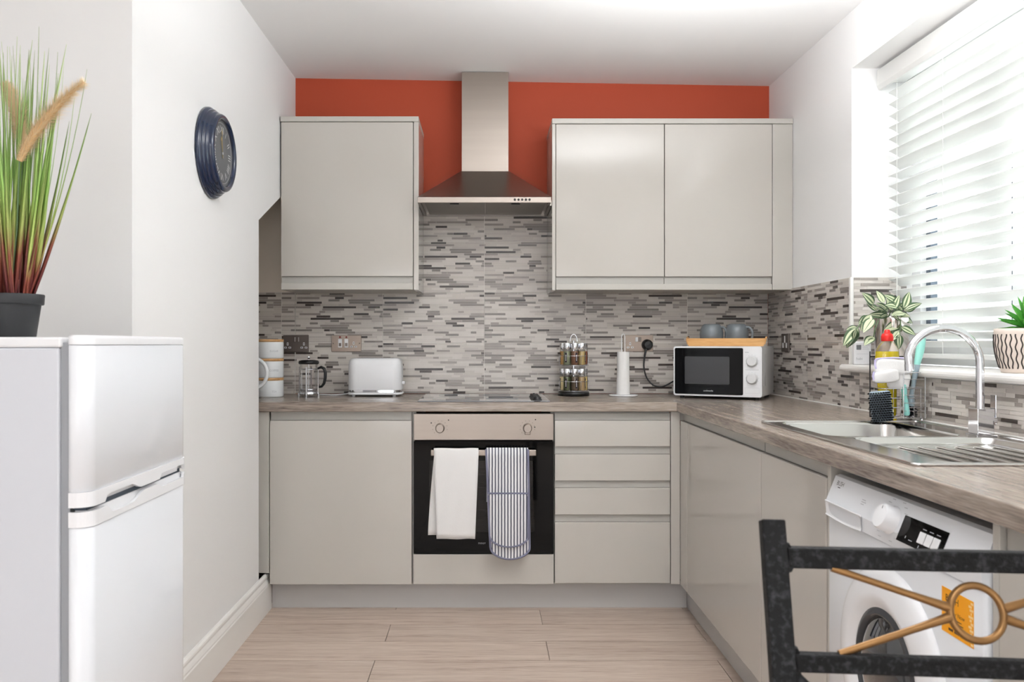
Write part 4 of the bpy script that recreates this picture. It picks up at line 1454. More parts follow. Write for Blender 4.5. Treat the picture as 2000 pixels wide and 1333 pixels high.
# kitchen roll holder and roll
t = thing('paper_towel_holder', 'white wire kitchen roll stand with round plate', 'holder', (.653, YD(3.93), ZWT + .0003))
g = G(); g.lathe([(.064, 0), (.068, .002), (.068, .005), (.062, .0065), (.062, .0065), (0, .0065)], seg=40); g.build('base_plate', M['white_p'], t)
g = G(); g.tube([(-.008, 0, .006), (-.008, 0, .280), (-.006, 0, .290), (0, 0, .294), (.006, 0, .290), (.008, 0, .280), (.008, 0, .006)], .0022, 8); g.build('wire_pole', M['white_p'], t)
g = G()
g.lathe([(.0115, .0), (.0315, .0), (.0315, .0), (.0305, .06), (.0292, .14), (.0285, .202), (.0285, .202), (.0115, .202), (.0115, .202), (.0115, 0)], seg=36, caps=False)
# loose sheet edge
g.tube([(.0300 * math.cos(R(-40)), .0312 * math.sin(R(-40)), .004), (.0285 * math.cos(R(-40)), .0298 * math.sin(R(-40)), .198)], .0016, 5)
tag(g.build('paper_towel_roll', M['kroll'], None, (.653, YD(3.93), ZWT + .0072)), 'thin white roll of kitchen paper on the wire stand', 'paper roll')

# microwave (turned in the corner)
mang = math.atan2(-.18, .342)
MWd, MDp, MH = .388, .336, .223
t = thing('microwave', 'white microwave oven with black door, angled in the corner', 'microwave', (.858, YD(3.782), ZWT + .0003), mang)
mwM = Matrix.Translation(t.location) @ Matrix.Rotation(mang, 4, 'Z')
g = G(); g.box(.004, MWd - .002, .020, MDp, .0125, .0125 + MH, .006); g.build('body', mat('microwave_silver', srgb(214, 214, 214), .35, .3), t)
g = G(); rr_solid(g, MWd / 2, MH / 2, .010, [(.003, 0), (0, .003), (0, .018), (.0005, .0195)])
fr_me = G(); Mf = Matrix.Translation((MWd / 2, .0195, .0125 + MH / 2)) @ Matrix.Rotation(R(90), 4, 'X')
fr_me.add(g.v, g.f, 0, False, Mf); fr_me.build('front_frame', M['white_p'], t)
g = G(); DWX = .308
g.prism(rrect(.0065, DWX, .0205, .0125 + MH - .0075, .006, 4), 'xz', -.0022, .0002); md_ = g.build('door', M['black_glass'], t)
g = G(); g.prism(rrect(.052, .250, .066, .190, .005, 4), 'xz', -.0027, -.0021); g.build('door_window', mat('mesh_window', srgb(62, 62, 64), .12, noise=.1, nscale=400), md_)
g = G(); g.text('cookworks', .0095, F_back(.157, -.0026, .034), align='CENTER'); g.build('maker_lettering', M['white_print'], md_)
g = G(); g.prism(rrect(DWX + .0015, MWd - .006, .0205, .0125 + MH - .0075, .004, 4), 'xz', -.0012, .0002); pn = g.build('control_panel', M['white_p'], t)
for z in (.170, .094):
    kx = (DWX + MWd) / 2 - .002
    Mk = Matrix.Translation((kx, -.0012, z)) @ Matrix.Rotation(R(90), 4, 'X')
    g = G(); g.lathe([(.0255, 0), (.0255, .002), (.0225, .003), (.0215, .013), (.019, .0155), (.019, .0155), (0, .0155)], seg=32, M=Mk); kn = g.build('knob', mat('knob_white', srgb(222, 222, 222), .3), pn)
    g = G()
    for j in range(11):
        a = R(-140 + j * 28); g.box(kx + .0285 * math.sin(a) - .0009, kx + .0285 * math.sin(a) + .0009, -.0016, -.0011, z + .0285 * math.cos(a) - .0009, z + .0285 * math.cos(a) + .0009)
    mk_ = g.build('dial_marks', M['pale_grey'], kn); mk_['kind'] = 'stuff'
g = G(); g.box(DWX + .008, MWd - .012, -.0014, -.0011, .030, .0305); g.box(DWX + .008, MWd - .012, -.0014, -.0011, .0535, .054); g.box(DWX + .008, DWX + .0085, -.0014, -.0011, .0305, .0535); g.box(MWd - .0125, MWd - .012, -.0014, -.0011, .0305, .0535); g.build('door_release', M['pale_grey'], pn)
g = G(); g.box(DWX + .008, DWX + .024, -.0015, -.0011, .208, .2105); g.box(DWX + .010, MWd - .014, -.0015, -.0011, .132, .1335); g.build('panel_marks', M['pale_grey'], pn)['kind'] = 'stuff'
g = G(); g.box(MWd - .0022, MWd - .0012, .06, .10, .06, .2, .0004); g.build('side_vent', M['white_p'], t)
for x in (.03, MWd - .03):
    for y in (.04, MDp - .03):
        g = G(); g.cyl((x, y, 0), (x, y, .013), .011, seg=12); g.build('foot', M['black'], t)

# bamboo tray on the microwave
ztray = ZWT + .0003 + .0125 + MH + .0004
tp = mwM @ Vector((.055, .055, 0))
t = thing('serving_tray', 'small bamboo tray lying on top of the microwave', 'tray', (tp.x, tp.y, ztray), mang + R(9))
tM = Matrix.Translation((tp.x, tp.y, ztray)) @ Matrix.Rotation(mang + R(9), 4, 'Z')
TL, TDp = .325, .200
g = G(); g.box(.008, TL - .008, .008, TDp - .008, 0, .007); g.build('base_board', M['wood_l'], t)
for yy, s in ((0, -1), (TDp, 1)):
    g = G()
    a = [(yy - s * .010, 0), (yy - s * .002, .0), (yy + s * .009, .036), (yy + s * .001, .036)]
    g.add([(x, p[0], p[1]) for x in (0, TL) for p in a], [(0, 1, 2, 3), (7, 6, 5, 4), (0, 4, 5, 1), (1, 5, 6, 2), (2, 6, 7, 3), (3, 7, 4, 0)])
    # flare the ends
    g.v = [(x + (-.010 if x < .1 else .010) * z / .036, y, z) for x, y, z in g.v]
    g.build('long_side', M['wood_l'], t)
for xx, s in ((0, -1), (TL, 1)):
    g = G()
    n = 12
    top = [(.012 + (TDp - .024) * k / n, .030 + .014 * math.sin(PI * k / n) ** 2) for k in range(n + 1)]
    pol = [(.010, .0075)] + top + [(TDp - .010, .0075)]
    hole = [(TDp / 2 + .026 * math.cos(2 * PI * k / 16), .030 + .0065 * math.sin(2 * PI * k / 16)) for k in range(16)]
    g.prism(pol, 'yz', -.004, .004)
    g.v = [(xx + s * (.002 + z * .25) + x, y, z) for x, y, z in g.v]
    en = g.build('end_side', M['wood_l'], t)
    g = G(); g.prism(hole, 'yz', -.0045, .0045); g.v = [(xx + s * (.002 + z * .25) + x, y, z) for x, y, z in g.v]; g.build('grip_hole', M['dark'], en)


def mug(label, u, v, hang):
    p = tM @ Vector((u, v, .0075))
    t = thing('mug', label, 'mug', p, 0, 'grey mugs upside down on the tray')
    g = G(); g.lathe([(.040, 0), (.047, .005), (.0525, .026), (.0535, .05), (.050, .073), (.042, .088), (.035, .0945), (.031, .0955), (.030, .093), (.030, .093), (0, .093)], seg=36); g.lathe([(.040, 0), (.037, .003), (.046, .026), (.047, .05), (0, .085)], seg=24, caps=False); g.build('body', M['mug'], t)
    g = G()
    hp = [(.044, 0, .080), (.060, 0, .078), (.072, 0, .062), (.074, 0, .040), (.066, 0, .020), (.049, 0, .014)]
    hp = smooth(hp, 5)
    g.tube(hp, .0058, 10)
    hd = g.build('handle', M['mug'], t); hd.rotation_euler = (0, 0, hang)
    return t


mug('grey stoneware mug upside down at the left of the tray', .095, .105, R(-38))
mug('grey stoneware mug upside down in the middle of the tray', .208, .105, R(-38))

# ------------------------------------------------------------------ wall sockets, plug
def dlathe(g, x, y, r, h, z0=0, **k): return g.lathe([(r, z0), (r, z0 + h)], c=(x, y, 0), **k)


def outlet(name, label, Mw, w, h, plate, kind):
    t = bpy.data.objects.new(name, None); COL.objects.link(t); t.matrix_world = Mw
    tag(t, label, 'socket')
    g = G(); g.box(-w / 2, w / 2, -h / 2, h / 2, 0, .008, .0015); pl = g.build('plate', plate, t)
    for x in (-w / 2 + .009, w / 2 - .009):
        if kind in ('double', 'single_plug', 'cooker'):
            g = G(); g.lathe([(.0028, .008), (.0028, .0088), (0, .0088)], c=(x, 0, 0), seg=10); g.build('screw', M['bronze_d'], pl)

    def pins(x, y):
        for dx, dy, a, b in ((0, .010, .0042, .009), (-.0105, -.008, .0062, .0052), (.0105, -.008, .0062, .0052)):
            g = G(); g.box(x + dx - a, x + dx + a, y + dy - b * .8, y + dy + b * .8, .0078, .0088, .0004); ins = g.build('white_insert', M['white_p'], t)
            g = G(); g.box(x + dx - a * .42, x + dx + a * .42, y + dy - b * .38, y + dy + b * .38, .0087, .0091); g.build('pin_hole', M['black'], ins)
    if kind == 'double':
        pins(-.040, -.012); pins(.040, -.012)
        for x in (-.009, .009):
            g = G(); g.box(x - .0075, x + .0075, .008, .033, .0078, .0105, .0012); g.build('rocker_switch', plate, t)
            g = G(); g.box(x + .0045, x + .0062, .010, .031, .0104, .0107); g.build('switch_edge', M['white_p'], t)
    elif kind == 'cooker':
        for x in (-.031, .000):
            g = G(); g.box(x - .0095, x + .0095, -.020, .022, .0078, .0100, .0012); sw_ = g.build('rocker_switch', M['white_p'], t)
            g = G(); g.box(x - .006, x + .006, -.014, .002, .0099, .0106); g.build('switch_face', M['bronze_d'], sw_)
            g = G(); g.lathe([(.0045, .008), (.0045, .0095), (0, .01)], c=(x, .031, 0), seg=12); g.build('neon_lamp', mat('red_neon', srgb(120, 24, 30), .3), t)
        pins(.036, -.008)
    elif kind == 'single_plug':
        pins(-.040, -.012)
        for x, m_ in ((-.008, M['white_p']), (.008, M['bronze_d'])):
            g = G(); g.box(x - .0065, x + .0065, .008, .030, .0078, .0105, .0012); g.build('rocker_switch', m_, t)
    elif kind == 'tv':
        for dx, dy, b in ((0, .016, .016), (-.022, -.012, .012), (.022, -.012, .012)):
            g = G(); g.box(dx - .0075, dx + .0075, dy - b, dy + b, .0078, .0088, .0005); g.build('white_insert', M['white_p'], t)
            g = G(); g.cyl((dx, dy - b * .5, .0088), (dx, dy - b * .5, .0094), .004, seg=10); g.build('insert_foot', M['white_p'], t)
    return t


ys = -.0082
DS = 4.099
def OB(px, py): return F_back(XD(px, DS), ys, ZD(py, DS))
outlet('double_socket', 'dark bronze double socket on the tiles behind the canisters', OB(578.5, 671.5), .126, .084, M['bronze_d'], 'double')
outlet('cooker_switch', 'bronze cooker switch with socket above the toaster', OB(677, 671.3), .147, .081, M['bronze'], 'cooker')
sk = outlet('double_socket', 'bronze double socket with black plug left of the microwave', OB(1246, 671), .147, .081, M['bronze'], 'single_plug')
outlet('wall_socket', 'dark bronze socket on the right wall beside the microwave', F_right(XR - .0082, YD(1620 * 1.397 / (1536 - 948)), ZD(670, 1620 * 1.397 / (1536 - 948))), .09, .085, M['bronze_d'], 'tv')

t = thing('power_plug', 'black plug and cable leading down to the microwave', 'plug', (XD(1263, DS), ys - .0093, ZD(674, DS)))
g = G(); g.lathe([(.0275, 0), (.0275, .008), (.025, .020), (.017, .030), (.017, .030), (0, .031)], seg=28, M=Matrix.Rotation(R(90), 4, 'X')); g.build('plug_body', M['black'], t)
tl = t.location
def LC(px, py, D): return tuple(P(px, py, D) - tl)
cpts = [LC(1262, 682, 4.07), LC(1259, 697, 4.06), LC(1257.5, 717, 4.055), LC(1263, 738, 4.05), LC(1275, 752, 4.04), LC(1290, 756, 4.03), LC(1302, 752.5, 4.02), LC(1318, 744, 4.03), LC(1330, 742, 4.07)]
g = G(); g.tube(smooth(cpts, 6), [.0062 - .0024 * min(1, k / 8) for k in range(49)], 8); g.build('cable', M['black'], t)

# ------------------------------------------------------------------ wall clock
t = thing('wall_clock', 'round navy blue wall clock with dark dial on the left wall', 'clock', (XL + .0005, YD(2.83), 1.79))
MX = Matrix.Rotation(R(90), 4, 'Y')
prof = [(.150, 0), (.154, .004), (.154, .012), (.149, .019), (.146, .020), (.1465, .026), (.143, .031), (.138, .0325), (.1385, .039), (.134, .044), (.131, .0455), (.1315, .056), (.128, .064), (.121, .068), (.115, .067), (.110, .060), (.109, .052)]
g = G(); g.lathe(prof, seg=72, M=MX, caps=False); g.build('case', M['navy'], t)
g = G(); g.lathe([(.112, .048), (.112, .051), (.112, .051), (0, .051)], seg=48, M=MX); dl = g.build('dial', M['dial'], t)
g = G()
for k, rn in enumerate(('XII', 'I', 'II', 'III', 'IIII', 'V', 'VI', 'VII', 'VIII', 'IX', 'X', 'XI')):
    h = G(); h.text(rn, .034, Matrix.Identity(4), 0, 'CENTER')
    a = -R(30 * k)
    Mt = F_left(.0513, 0, 0) @ Matrix.Rotation(a, 4, 'Z') @ Matrix.Translation((0, .068, 0))
    nn = G(); nn.add(h.v, h.f, 0, False, Mt); nn.build('numeral', M['white_print'], dl)
g.tube([(.0514, .102 * math.cos(2 * PI * k / 60), .102 * math.sin(2 * PI * k / 60)) for k in range(60)], .0005, 4, closed=True); g.build('minute_track', M['white_print'], dl)
for ang, ln, w in ((-4, .085, .0022), (-14, .058, .003)):
    d = Vector((0, math.sin(R(ang)), math.cos(R(ang)))); nrm_ = Vector((0, d.z, -d.y))
    g = G(); b0_ = Vector((.0535, 0, 0))
    pts = [b0_ - d * .016 + nrm_ * w, b0_ - d * .016 - nrm_ * w, b0_ + d * ln * .7 - nrm_ * w, b0_ + d * ln * .8 - nrm_ * w * 3, b0_ + d * ln, b0_ + d * ln * .8 + nrm_ * w * 3, b0_ + d * ln * .7 + nrm_ * w]
    top_ = [p + Vector((.0008, 0, 0)) for p in pts]
    n = len(pts)
    g.add(pts + top_, [list(range(n)), list(range(n, 2 * n))[::-1]] + [(i, (i + 1) % n, n + (i + 1) % n, n + i) for i in range(n)])
    g.build('hand', mat('hand_gold', srgb(196, 172, 116), .3, .7), dl)
g = G(); g.lathe([(.005, .0535), (.005, .056), (0, .0565)], seg=14, M=MX); g.build('hub', M['white_print'], dl)
g = G(); g.lathe([(.110, .0595), (.06, .0602), (0, .0604)], seg=40, M=MX, caps=False); g.build('cover_glass', M['glass'], t)

for ch in t.children_recursive:
    if ch.parent == t: ch.scale = (.80, 1, 1)

# ------------------------------------------------------------------ tea towel and oven glove on the oven handle
def cloth(name, label, cat, rows, m, nx=16):
    """rows: list of (xl, xr, y, z); solid cloth with thickness by solidify"""
    t0 = Vector(((rows[0][0] + rows[0][1]) / 2, rows[0][2], min(r_[3] for r_ in rows)))
    g = G(); vs = []; fs = []
    for i, (xl, xr, y, z) in enumerate(rows):
        for k in range(nx + 1):
            u = k / nx
            wob = .0016 * math.sin(u * 7 + i * .21) + .0012 * math.sin(u * 15 + i * .35 + 1)
            vs.append((xl + (xr - xl) * u - t0.x, y + wob - t0.y, z + .001 * math.sin(u * 9) - t0.z))
    for i in range(len(rows) - 1):
        for k in range(nx):
            a = i * (nx + 1) + k
            fs.append((a, a + 1, a + nx + 2, a + nx + 1))
    g.add(vs, fs, 0, True)
    ob = g.build(name, m, None, t0)
    sd = ob.modifiers.new('thickness', 'SOLIDIFY'); sd.thickness = .0035; sd.offset = 0
    return tag(ob, label, cat)


rows = []
HZm = (HZ0 + HZ1) / 2
dh = 3.475
def xh(px): return XD(px, dh)
zbk, zft = ZD(1047, dh), ZD(1052, dh)
for k in range(15):          # back drop, bottom to top (its left edge swings out)
    u = k / 14
    rows.append((xh(835.5 + 13 * u ** 1.3), xh(920 + 10 * u), HY + .0105, zbk + (HZ1 - .004 - zbk) * u))
for a in range(150, 29, -24):
    rows.append((xh(847), xh(934.5), HY + .0095 * math.cos(R(a)) * -1 if False else HY + .0098 * math.cos(R(180 - a)), HZ1 - .001 + .0052 * math.sin(R(a))))
rows[-6 if len(rows) > 6 else 0]
fr = []
for k in range(17):
    u = k / 16
    fr.append((xh(848 + 5 * u), xh(935 - 7 * u), HY - .0115 - .004 * math.sin(PI * u), HZ1 - .004 + (zft - HZ1 + .004) * u))
# make sure the fold goes from back to front
bend = [(xh(847.5), xh(934.5), HY + .0105 * math.cos(R(a)), HZ1 - .001 + .0065 * math.sin(R(a))) for a in range(10, 171, 20)]
rows = rows[:15] + bend + fr
cloth('tea_towel', 'plain white towel folded over the oven handle', 'towel', rows, M['cloth_w'])

t = thing('oven_glove', 'grey striped double oven glove with lilac edging on the oven handle', 'oven glove', (xh(992), HY, ZD(1093, dh)))
o = t.location.copy()
def gl_outline(pts, yfun, th, name, m, par):
    g = G(); n = len(pts)
    A = [(x - o[0], yfun(z) - th / 2 - o[1], z - o[2]) for x, z in pts]; Bv = [(x - o[0], yfun(z) + th / 2 - o[1], z - o[2]) for x, z in pts]
    return A, Bv


def strip_mesh(prof_rows, yfun, th):
    """rows (xl, xr, z) from top to bottom -> padded plate"""
    g = G(); nx = 10; vs = []; fs = []
    for s in (-1, 1):
        for (xl, xr, z) in prof_rows:
            for k in range(nx + 1):
                u = k / nx
                pad = th * (.35 + .65 * (1 - (2 * u - 1) ** 4))
                vs.append((xl + (xr - xl) * u - o[0], yfun(z) + s * pad / 2 - o[1], z - o[2]))
    n = len(prof_rows); st = nx + 1; off_ = n * st
    for i in range(n - 1):
        for k in range(nx):
            a = i * st + k
            fs.append((a, a + st, a + st + 1, a + 1)); fs.append((off_ + a, off_ + a + 1, off_ + a + st + 1, off_ + a + st))
        fs.append((i * st, off_ + i * st, off_ + (i + 1) * st, (i + 1) * st)); fs.append((i * st + nx, (i + 1) * st + nx, off_ + (i + 1) * st + nx, off_ + i * st + nx))
    fs.append(tuple(range(0, st)) + tuple(off_ + k for k in range(st - 1, -1, -1)))
    g.add(vs, fs, 0, True)
    return g


def glove_rows(ztop, zbot, xl_t, xr_t, xl_b, xr_b, rad):
    rows_ = []
    hgt = rad
    for k in range(14):
        z = ztop + (zbot + hgt - ztop) * k / 13
        u = (ztop - z) / (ztop - zbot)
        rows_.append((xl_t + (xl_b - xl_t) * u, xr_t + (xr_b - xr_t) * u, z))
    u0 = rows_[-1]
    cxm, hw_ = (u0[0] + u0[1]) / 2 + .001, (u0[1] - u0[0]) / 2
    for k in range(1, 9):
        a = R(90 * k / 8)
        rows_.append((cxm - hw_ * max(.05, math.cos(a)), cxm + hw_ * max(.05, math.cos(a)), zbot + hgt * (1 - math.sin(a))))
    return rows_


def border(rows_, yfun, r, dy, bottom_only=False, top=False):
    L_ = [(a, z) for a, b, z in rows_]; R_ = [(b, z) for a, b, z in rows_]
    path = L_ + R_[::-1]
    g = G(); g.tube([(x - o[0], yfun(z) + dy - o[1], z - o[2]) for x, z in path], r, 8, closed=top)
    return g


gy = lambda z: HY - .0125 - .002 * math.sin((HZ1 - z) * 9)
z_t = HZ1 + .0045
r1 = glove_rows(z_t, ZD(1091, dh), xh(949.5), xh(1031), xh(958.5), xh(1034.5), .05)
g = strip_mesh(r1, gy, .008); g.build('back_layer', M['stripes'], t)
border(r1, gy, .0046, -.001).build('edging', M['lilac'], t)
gy2 = lambda z: HY - .0225 - .002 * math.sin((HZ1 - z) * 9)
r2 = glove_rows(ZD(962, dh), ZD(1066, dh), xh(952.5), xh(1031), xh(957), xh(1031), .045)
g = strip_mesh(r2, gy2, .010); pk = g.build('pocket', M['stripes'], t)
border(r2, gy2, .0038, -.003, top=True).build('edging', M['lilac'], pk)
# the strap that goes over the bar and down behind
g = G(); vs = []; fs = []
pth = [(HY - .0125, z_t - .002)] + [(HY + .0125 * math.cos(R(a)), HZ1 - .001 + .0085 * math.sin(R(a))) for a in range(170, 9, -20)] + [(HY + .0115, HZ1 - .02), (HY + .0115, HZ1 - .1), (HY + .0115, HZ1 - .22)]
for (yy, zz) in pth:
    for k in range(9):
        vs.append((xh(949.5) + (xh(1031) - xh(949.5)) * k / 8 - o[0], yy - o[1], zz - o[2]))
for i in range(len(pth) - 1):
    for k in range(8): fs.append((i * 9 + k, i * 9 + k + 1, (i + 1) * 9 + k + 1, (i + 1) * 9 + k))
g.add(vs, fs, 0, True); sb = g.build('strap', M['stripes'], t)
sd = sb.modifiers.new('thickness', 'SOLIDIFY'); sd.thickness = .004; sd.offset = 0

# ------------------------------------------------------------------ plants
def frame_from(p, d, up_=Vector((0, 0, 1)), s=1.0, roll=0.0):
    d = Vector(d).normalized(); up_ = Vector(up_)
    if abs(d.dot(up_)) > .97: up_ = Vector((0, -1, 0))
    y = up_.cross(d).normalized(); z = d.cross(y)
    M3 = Matrix((d, y, z)).transposed() @ Matrix.Rotation(roll, 3, 'X')
    return Matrix.Translation(p) @ (M3 * s).to_4x4()


def leaf_mesh(name, mats, cols, width, bend, n=8, fold=.12, pw=.75):
    """leaf along +X of length 1; cols: list of (edge fractions, material) across; bend = drop of the tip"""
    g = G()
    brk = [c[0] for c in cols] + [1.0]
    rows_ = []
    for i in range(n + 1):
        u = i / n
        w = width * (math.sin(PI * min(1, u ** pw * .97 + .03)) ** .85) + .004
        if i == n: w = .001
        rows_.append([(u, (b * 2 - 1) * w, -bend * u * u + fold * w * abs(b * 2 - 1) * 2) for b in brk])
    for j, (b, mi) in enumerate(cols):
        vs = []; fs = []
        for i in range(n + 1):
            vs += [rows_[i][j], rows_[i][j + 1]]
        for i in range(n): fs.append((i * 2, i * 2 + 2, i * 2 + 3, i * 2 + 1))
        g.add(vs, fs, mi, True)
    return g.mesh(name, mats)


LG = mat('leaf_green', srgb(66, 90, 60), .4, noise=.2, nscale=20)
LC_ = mat('leaf_cream', srgb(206, 212, 178), .4, noise=.06, nscale=20)
LM = mat('leaf_mid_green', srgb(96, 120, 82), .4)
vl = [leaf_mesh('leaf', [LG, LC_, LM], [(0, 0), (.2, 1), (.40, 2), (.58, 1), (.78, 0)], .27, .18),
      leaf_mesh('leaf', [LG, LC_, LM], [(0, 0), (.28, 1), (.44, 0), (.58, 1), (.72, 0)], .26, .30),
      leaf_mesh('leaf', [LG, LC_, LM], [(0, 0), (.15, 1), (.46, 2), (.53, 1), (.86, 0)], .28, .10)]
PD = 2.983
t = thing('variegated_plant', 'trailing plant with green and cream leaves in silver pot on the sill', 'plant', (XD(1741, PD), YD(PD), 1.0618))
o = t.location.copy()
g = G(); g.lathe([(.050, 0), (.052, .002), (.062, .170), (.0625, .174), (.0605, .175), (.0585, .160), (.0585, .160), (0, .160)], seg=40)
g.build('pot', mat('mirror_silver', srgb(214, 206, 200), .12, 1), t)
g = G(); g.lathe([(.0582, .1602), (.04, .166), (0, .169)], seg=24, caps=False); g.build('soil', M['soil'], t)
def zq6(x, y): return (1640 + .135 * x, 550 + .135 * y)
LV = [((490, 330), (365, 175)), ((540, 420), (412, 308)), ((640, 310), (545, 140)), ((830, 300), (668, 190)), ((700, 495), (455, 462)), ((450, 490), (318, 700)),
      ((400, 500), (285, 600)), ((950, 410), (1195, 290)), ((935, 425), (1160, 330)), ((930, 380), (1020, 160)), ((900, 520), (1092, 590)), ((890, 600), (660, 700)),
      ((890, 660), (1092, 755)), ((860, 770), (862, 972)), ((850, 720), (760, 850)), ((820, 375), (700, 330)), ((905, 420), (830, 318)), ((930, 460), (770, 470)),
      ((235, 690), (60, 905)), ((245, 690), (130, 935)), ((255, 665), (165, 860)), ((240, 660), (105, 690)), ((230, 700), (200, 850)), ((490, 800), (365, 905)), ((500, 840), (390, 880)),
      ((700, 440), (600, 300)), ((760, 420), (700, 230)), ((820, 440), (960, 300)), ((690, 480), (560, 520)), ((860, 470), (1010, 500)), ((780, 400), (860, 210)), ((640, 430), (520, 350)),
      ((480, 540), (350, 715)), ((760, 480), (880, 560)), ((600, 440), (690, 340)), ((880, 640), (750, 640)), ((870, 690), (990, 800))]
for i, (b_, tp_) in enumerate(LV):
    bx_, by_ = zq6(*b_); tx_, ty_ = zq6(*tp_)
    d0_ = PD - .045 - random.uniform(0, .045)
    p0 = P(bx_, by_, d0_); p1 = P(tx_, ty_, d0_ - random.uniform(-.012, .03))
    p1.x = min(p1.x, 1.512); p0.x = min(p0.x, 1.505)
    ln = (p1 - p0).length * 1.06
    d = p1 - p0
    upv = Vector((-.25, -1, .55))
    link('leaf', vl[i % 3], t, mat=Matrix.Translation(-o) @ frame_from(p0, d, upv, ln, random.uniform(-.35, .35)))
def stem(pp):
    g = G(); g.tube([tuple(P(*zq6(x, y), d) - o) for x, y, d in pp], .0022, 6); g.build('stem', LM, t)
stem([(600, 530, 2.948), (480, 520, 2.923), (380, 560, 2.913), (290, 620, 2.908), (235, 700, 2.908)])
stem([(800, 520, 2.933), (880, 560, 2.908), (880, 650, 2.908), (860, 780, 2.908)])
stem([(560, 560, 2.918), (510, 700, 2.913), (490, 810, 2.913)])
stem([(680, 530, 2.953), (640, 420, 2.933), (600, 330, 2.923)])
stem([(780, 530, 2.943), (850, 430, 2.923), (930, 390, 2.913)])
stem([(700, 530, 2.963), (740, 430, 2.943), (790, 330, 2.923)])

# aloe-like succulent in a patterned pot
SD_ = 2.232
t = thing('succulent_plant', 'bright green spiky succulent in cream pot with black wavy lines', 'plant', (XD(2004, SD_), YD(SD_), 1.0618))
def pr_(z):                     # pot radius by height
    u = z / .118
    return .0575 + .0175 * math.sin(min(1, u * 1.35) * PI / 2)
g = G(); pf = [(pr_(0) - .002, 0)] + [(pr_(k * .118 / 14), max(.001, k * .118 / 14)) for k in range(15)]
g.lathe(pf + [(.073, .1195), (.070, .118), (.069, .10), (.069, .10), (0, .10)], seg=48)
pot = g.build('pot', mat('cream_stoneware', srgb(222, 208, 196), .55, noise=.05, nscale=40), t)
bl_ = mat('black_glaze', srgb(52, 44, 42), .4)
for k in range(36):
    a0 = 2 * PI * k / 36
    pts = []
    for i in range(17):
        z = .012 + .092 * i / 16
        a = a0 + .028 * math.sin(i * 1.15 + k * 1.7)
        pts.append((pr_(z) * math.cos(a), pr_(z) * math.sin(a), z))
    g = G(); g.tube(pts, .0018, 5); g.build('wavy_line', bl_, pot)
g = G(); g.lathe([(.069, .1005), (.04, .106), (0, .11)], seg=24, caps=False); g.build('soil', M['soil'], t)
SG = mat('succulent_green', srgb(84, 168, 66), .35, noise=.25, nscale=30)
SG2 = mat('succulent_light', srgb(126, 200, 92), .35)
sl = leaf_mesh('leaf', [SG, SG2], [(0, 0), (.35, 1), (.65, 0)], .14, -.12, fold=.8, pw=.55)
rs = random.Random(5)
for ring, (n, el, ln) in enumerate(((11, 2, .062), (10, 18, .064), (9, 36, .062), (7, 55, .06), (5, 74, .055))):
    for k in range(n):
        a = 2 * PI * (k + .5 * (ring % 2)) / n + rs.uniform(-.1, .1)
        e = R(el + rs.uniform(-5, 5))
        d = (math.cos(a) * math.cos(e), math.sin(a) * math.cos(e), math.sin(e))
        if math.cos(a) > .55 and el < 30: continue      # kept clear of the blind
        link('leaf', sl, t, mat=frame_from(Vector((.010 * math.cos(a), .010 * math.sin(a), .108 + ring * .010)), d, (0, 0, 1), ln * rs.uniform(.9, 1.1)))

# artificial grass plant on the fridge
GD = 1.66
t = thing('grass_plant', 'tall artificial grass with two fluffy seed heads in black pot on the fridge', 'plant', (XD(22, GD), YD(GD), fzt + .0004))
o = t.location.copy()
g = G(); g.lathe([(.043, 0), (.0445, .002), (.0535, .066), (.0535, .066), (.0580, .066), (.0588, .068), (.0600, .085), (.0590, .0868), (.0560, .0868), (.0545, .078), (.0545, .078), (0, .078)], seg=40); g.build('pot', M['pot_black'], t)
g = G(); g.lathe([(.0543, .0782), (.03, .080), (0, .081)], seg=24, caps=False); g.build('soil', M['soil'], t)
rb = random.Random(11)


def blade(base, tip, w, sag):
    g = G(); n = 9; vs = []; fs = []
    base, tip = Vector(base), Vector(tip)
    side = Vector((tip - base).cross(Vector((0, -1, 0)))).normalized()
    side = (side + Vector((0, rb.uniform(-.5, .5), 0))).normalized()
    for i in range(n + 1):
        u = i / n
        p = base.lerp(tip, u) + Vector((sag * 4 * u * (1 - u), 0, 0))
        ww = w * (.55 + .45 * math.sin(PI * min(1, u * 1.4 + .1))) * (1 - u) ** .45 / 2 + .0003
        vs += [p - side * ww, p + side * ww + Vector((0, .0, 0)), p + Vector((0, ww * .6, 0))]
    for i in range(n):
        a, b = i * 3, i * 3 + 3
        fs += [(a, b, b + 2, a + 2), (a + 2, b + 2, b + 1, a + 1), (a + 1, b + 1, b, a)]
    g.add(vs, fs, 0, True)
    return g.build('blade', M['blade'], t)


sG = F / GD
def gx(px): return (px - 22) / sG
def gz(py): return ZD(py, GD) - o[2]
clusters = [(-.036, -.006), (-.016, -.024), (.012, -.018), (.036, -.006), (-.028, .02), (.02, .022), (0, 0)]
for i in range(112):
    cx_, cy_ = clusters[i % 7]
    bx_ = cx_ + rb.uniform(-.009, .009); by_ = cy_ + rb.uniform(-.008, .008)
    thin = i % 3 == 0
    hgt = rb.uniform(.36, .53) if i % 4 else rb.uniform(.24, .36)
    lean = bx_ * 1.15 + rb.gauss(0, .022) + (.018 if cx_ > 0.02 else 0)
    blade((bx_, by_, .079), (bx_ + lean, by_ * 1.6 + rb.gauss(0, .02), .079 + hgt), .0036 if thin else rb.uniform(.009, .0135), rb.uniform(-.006, .006))
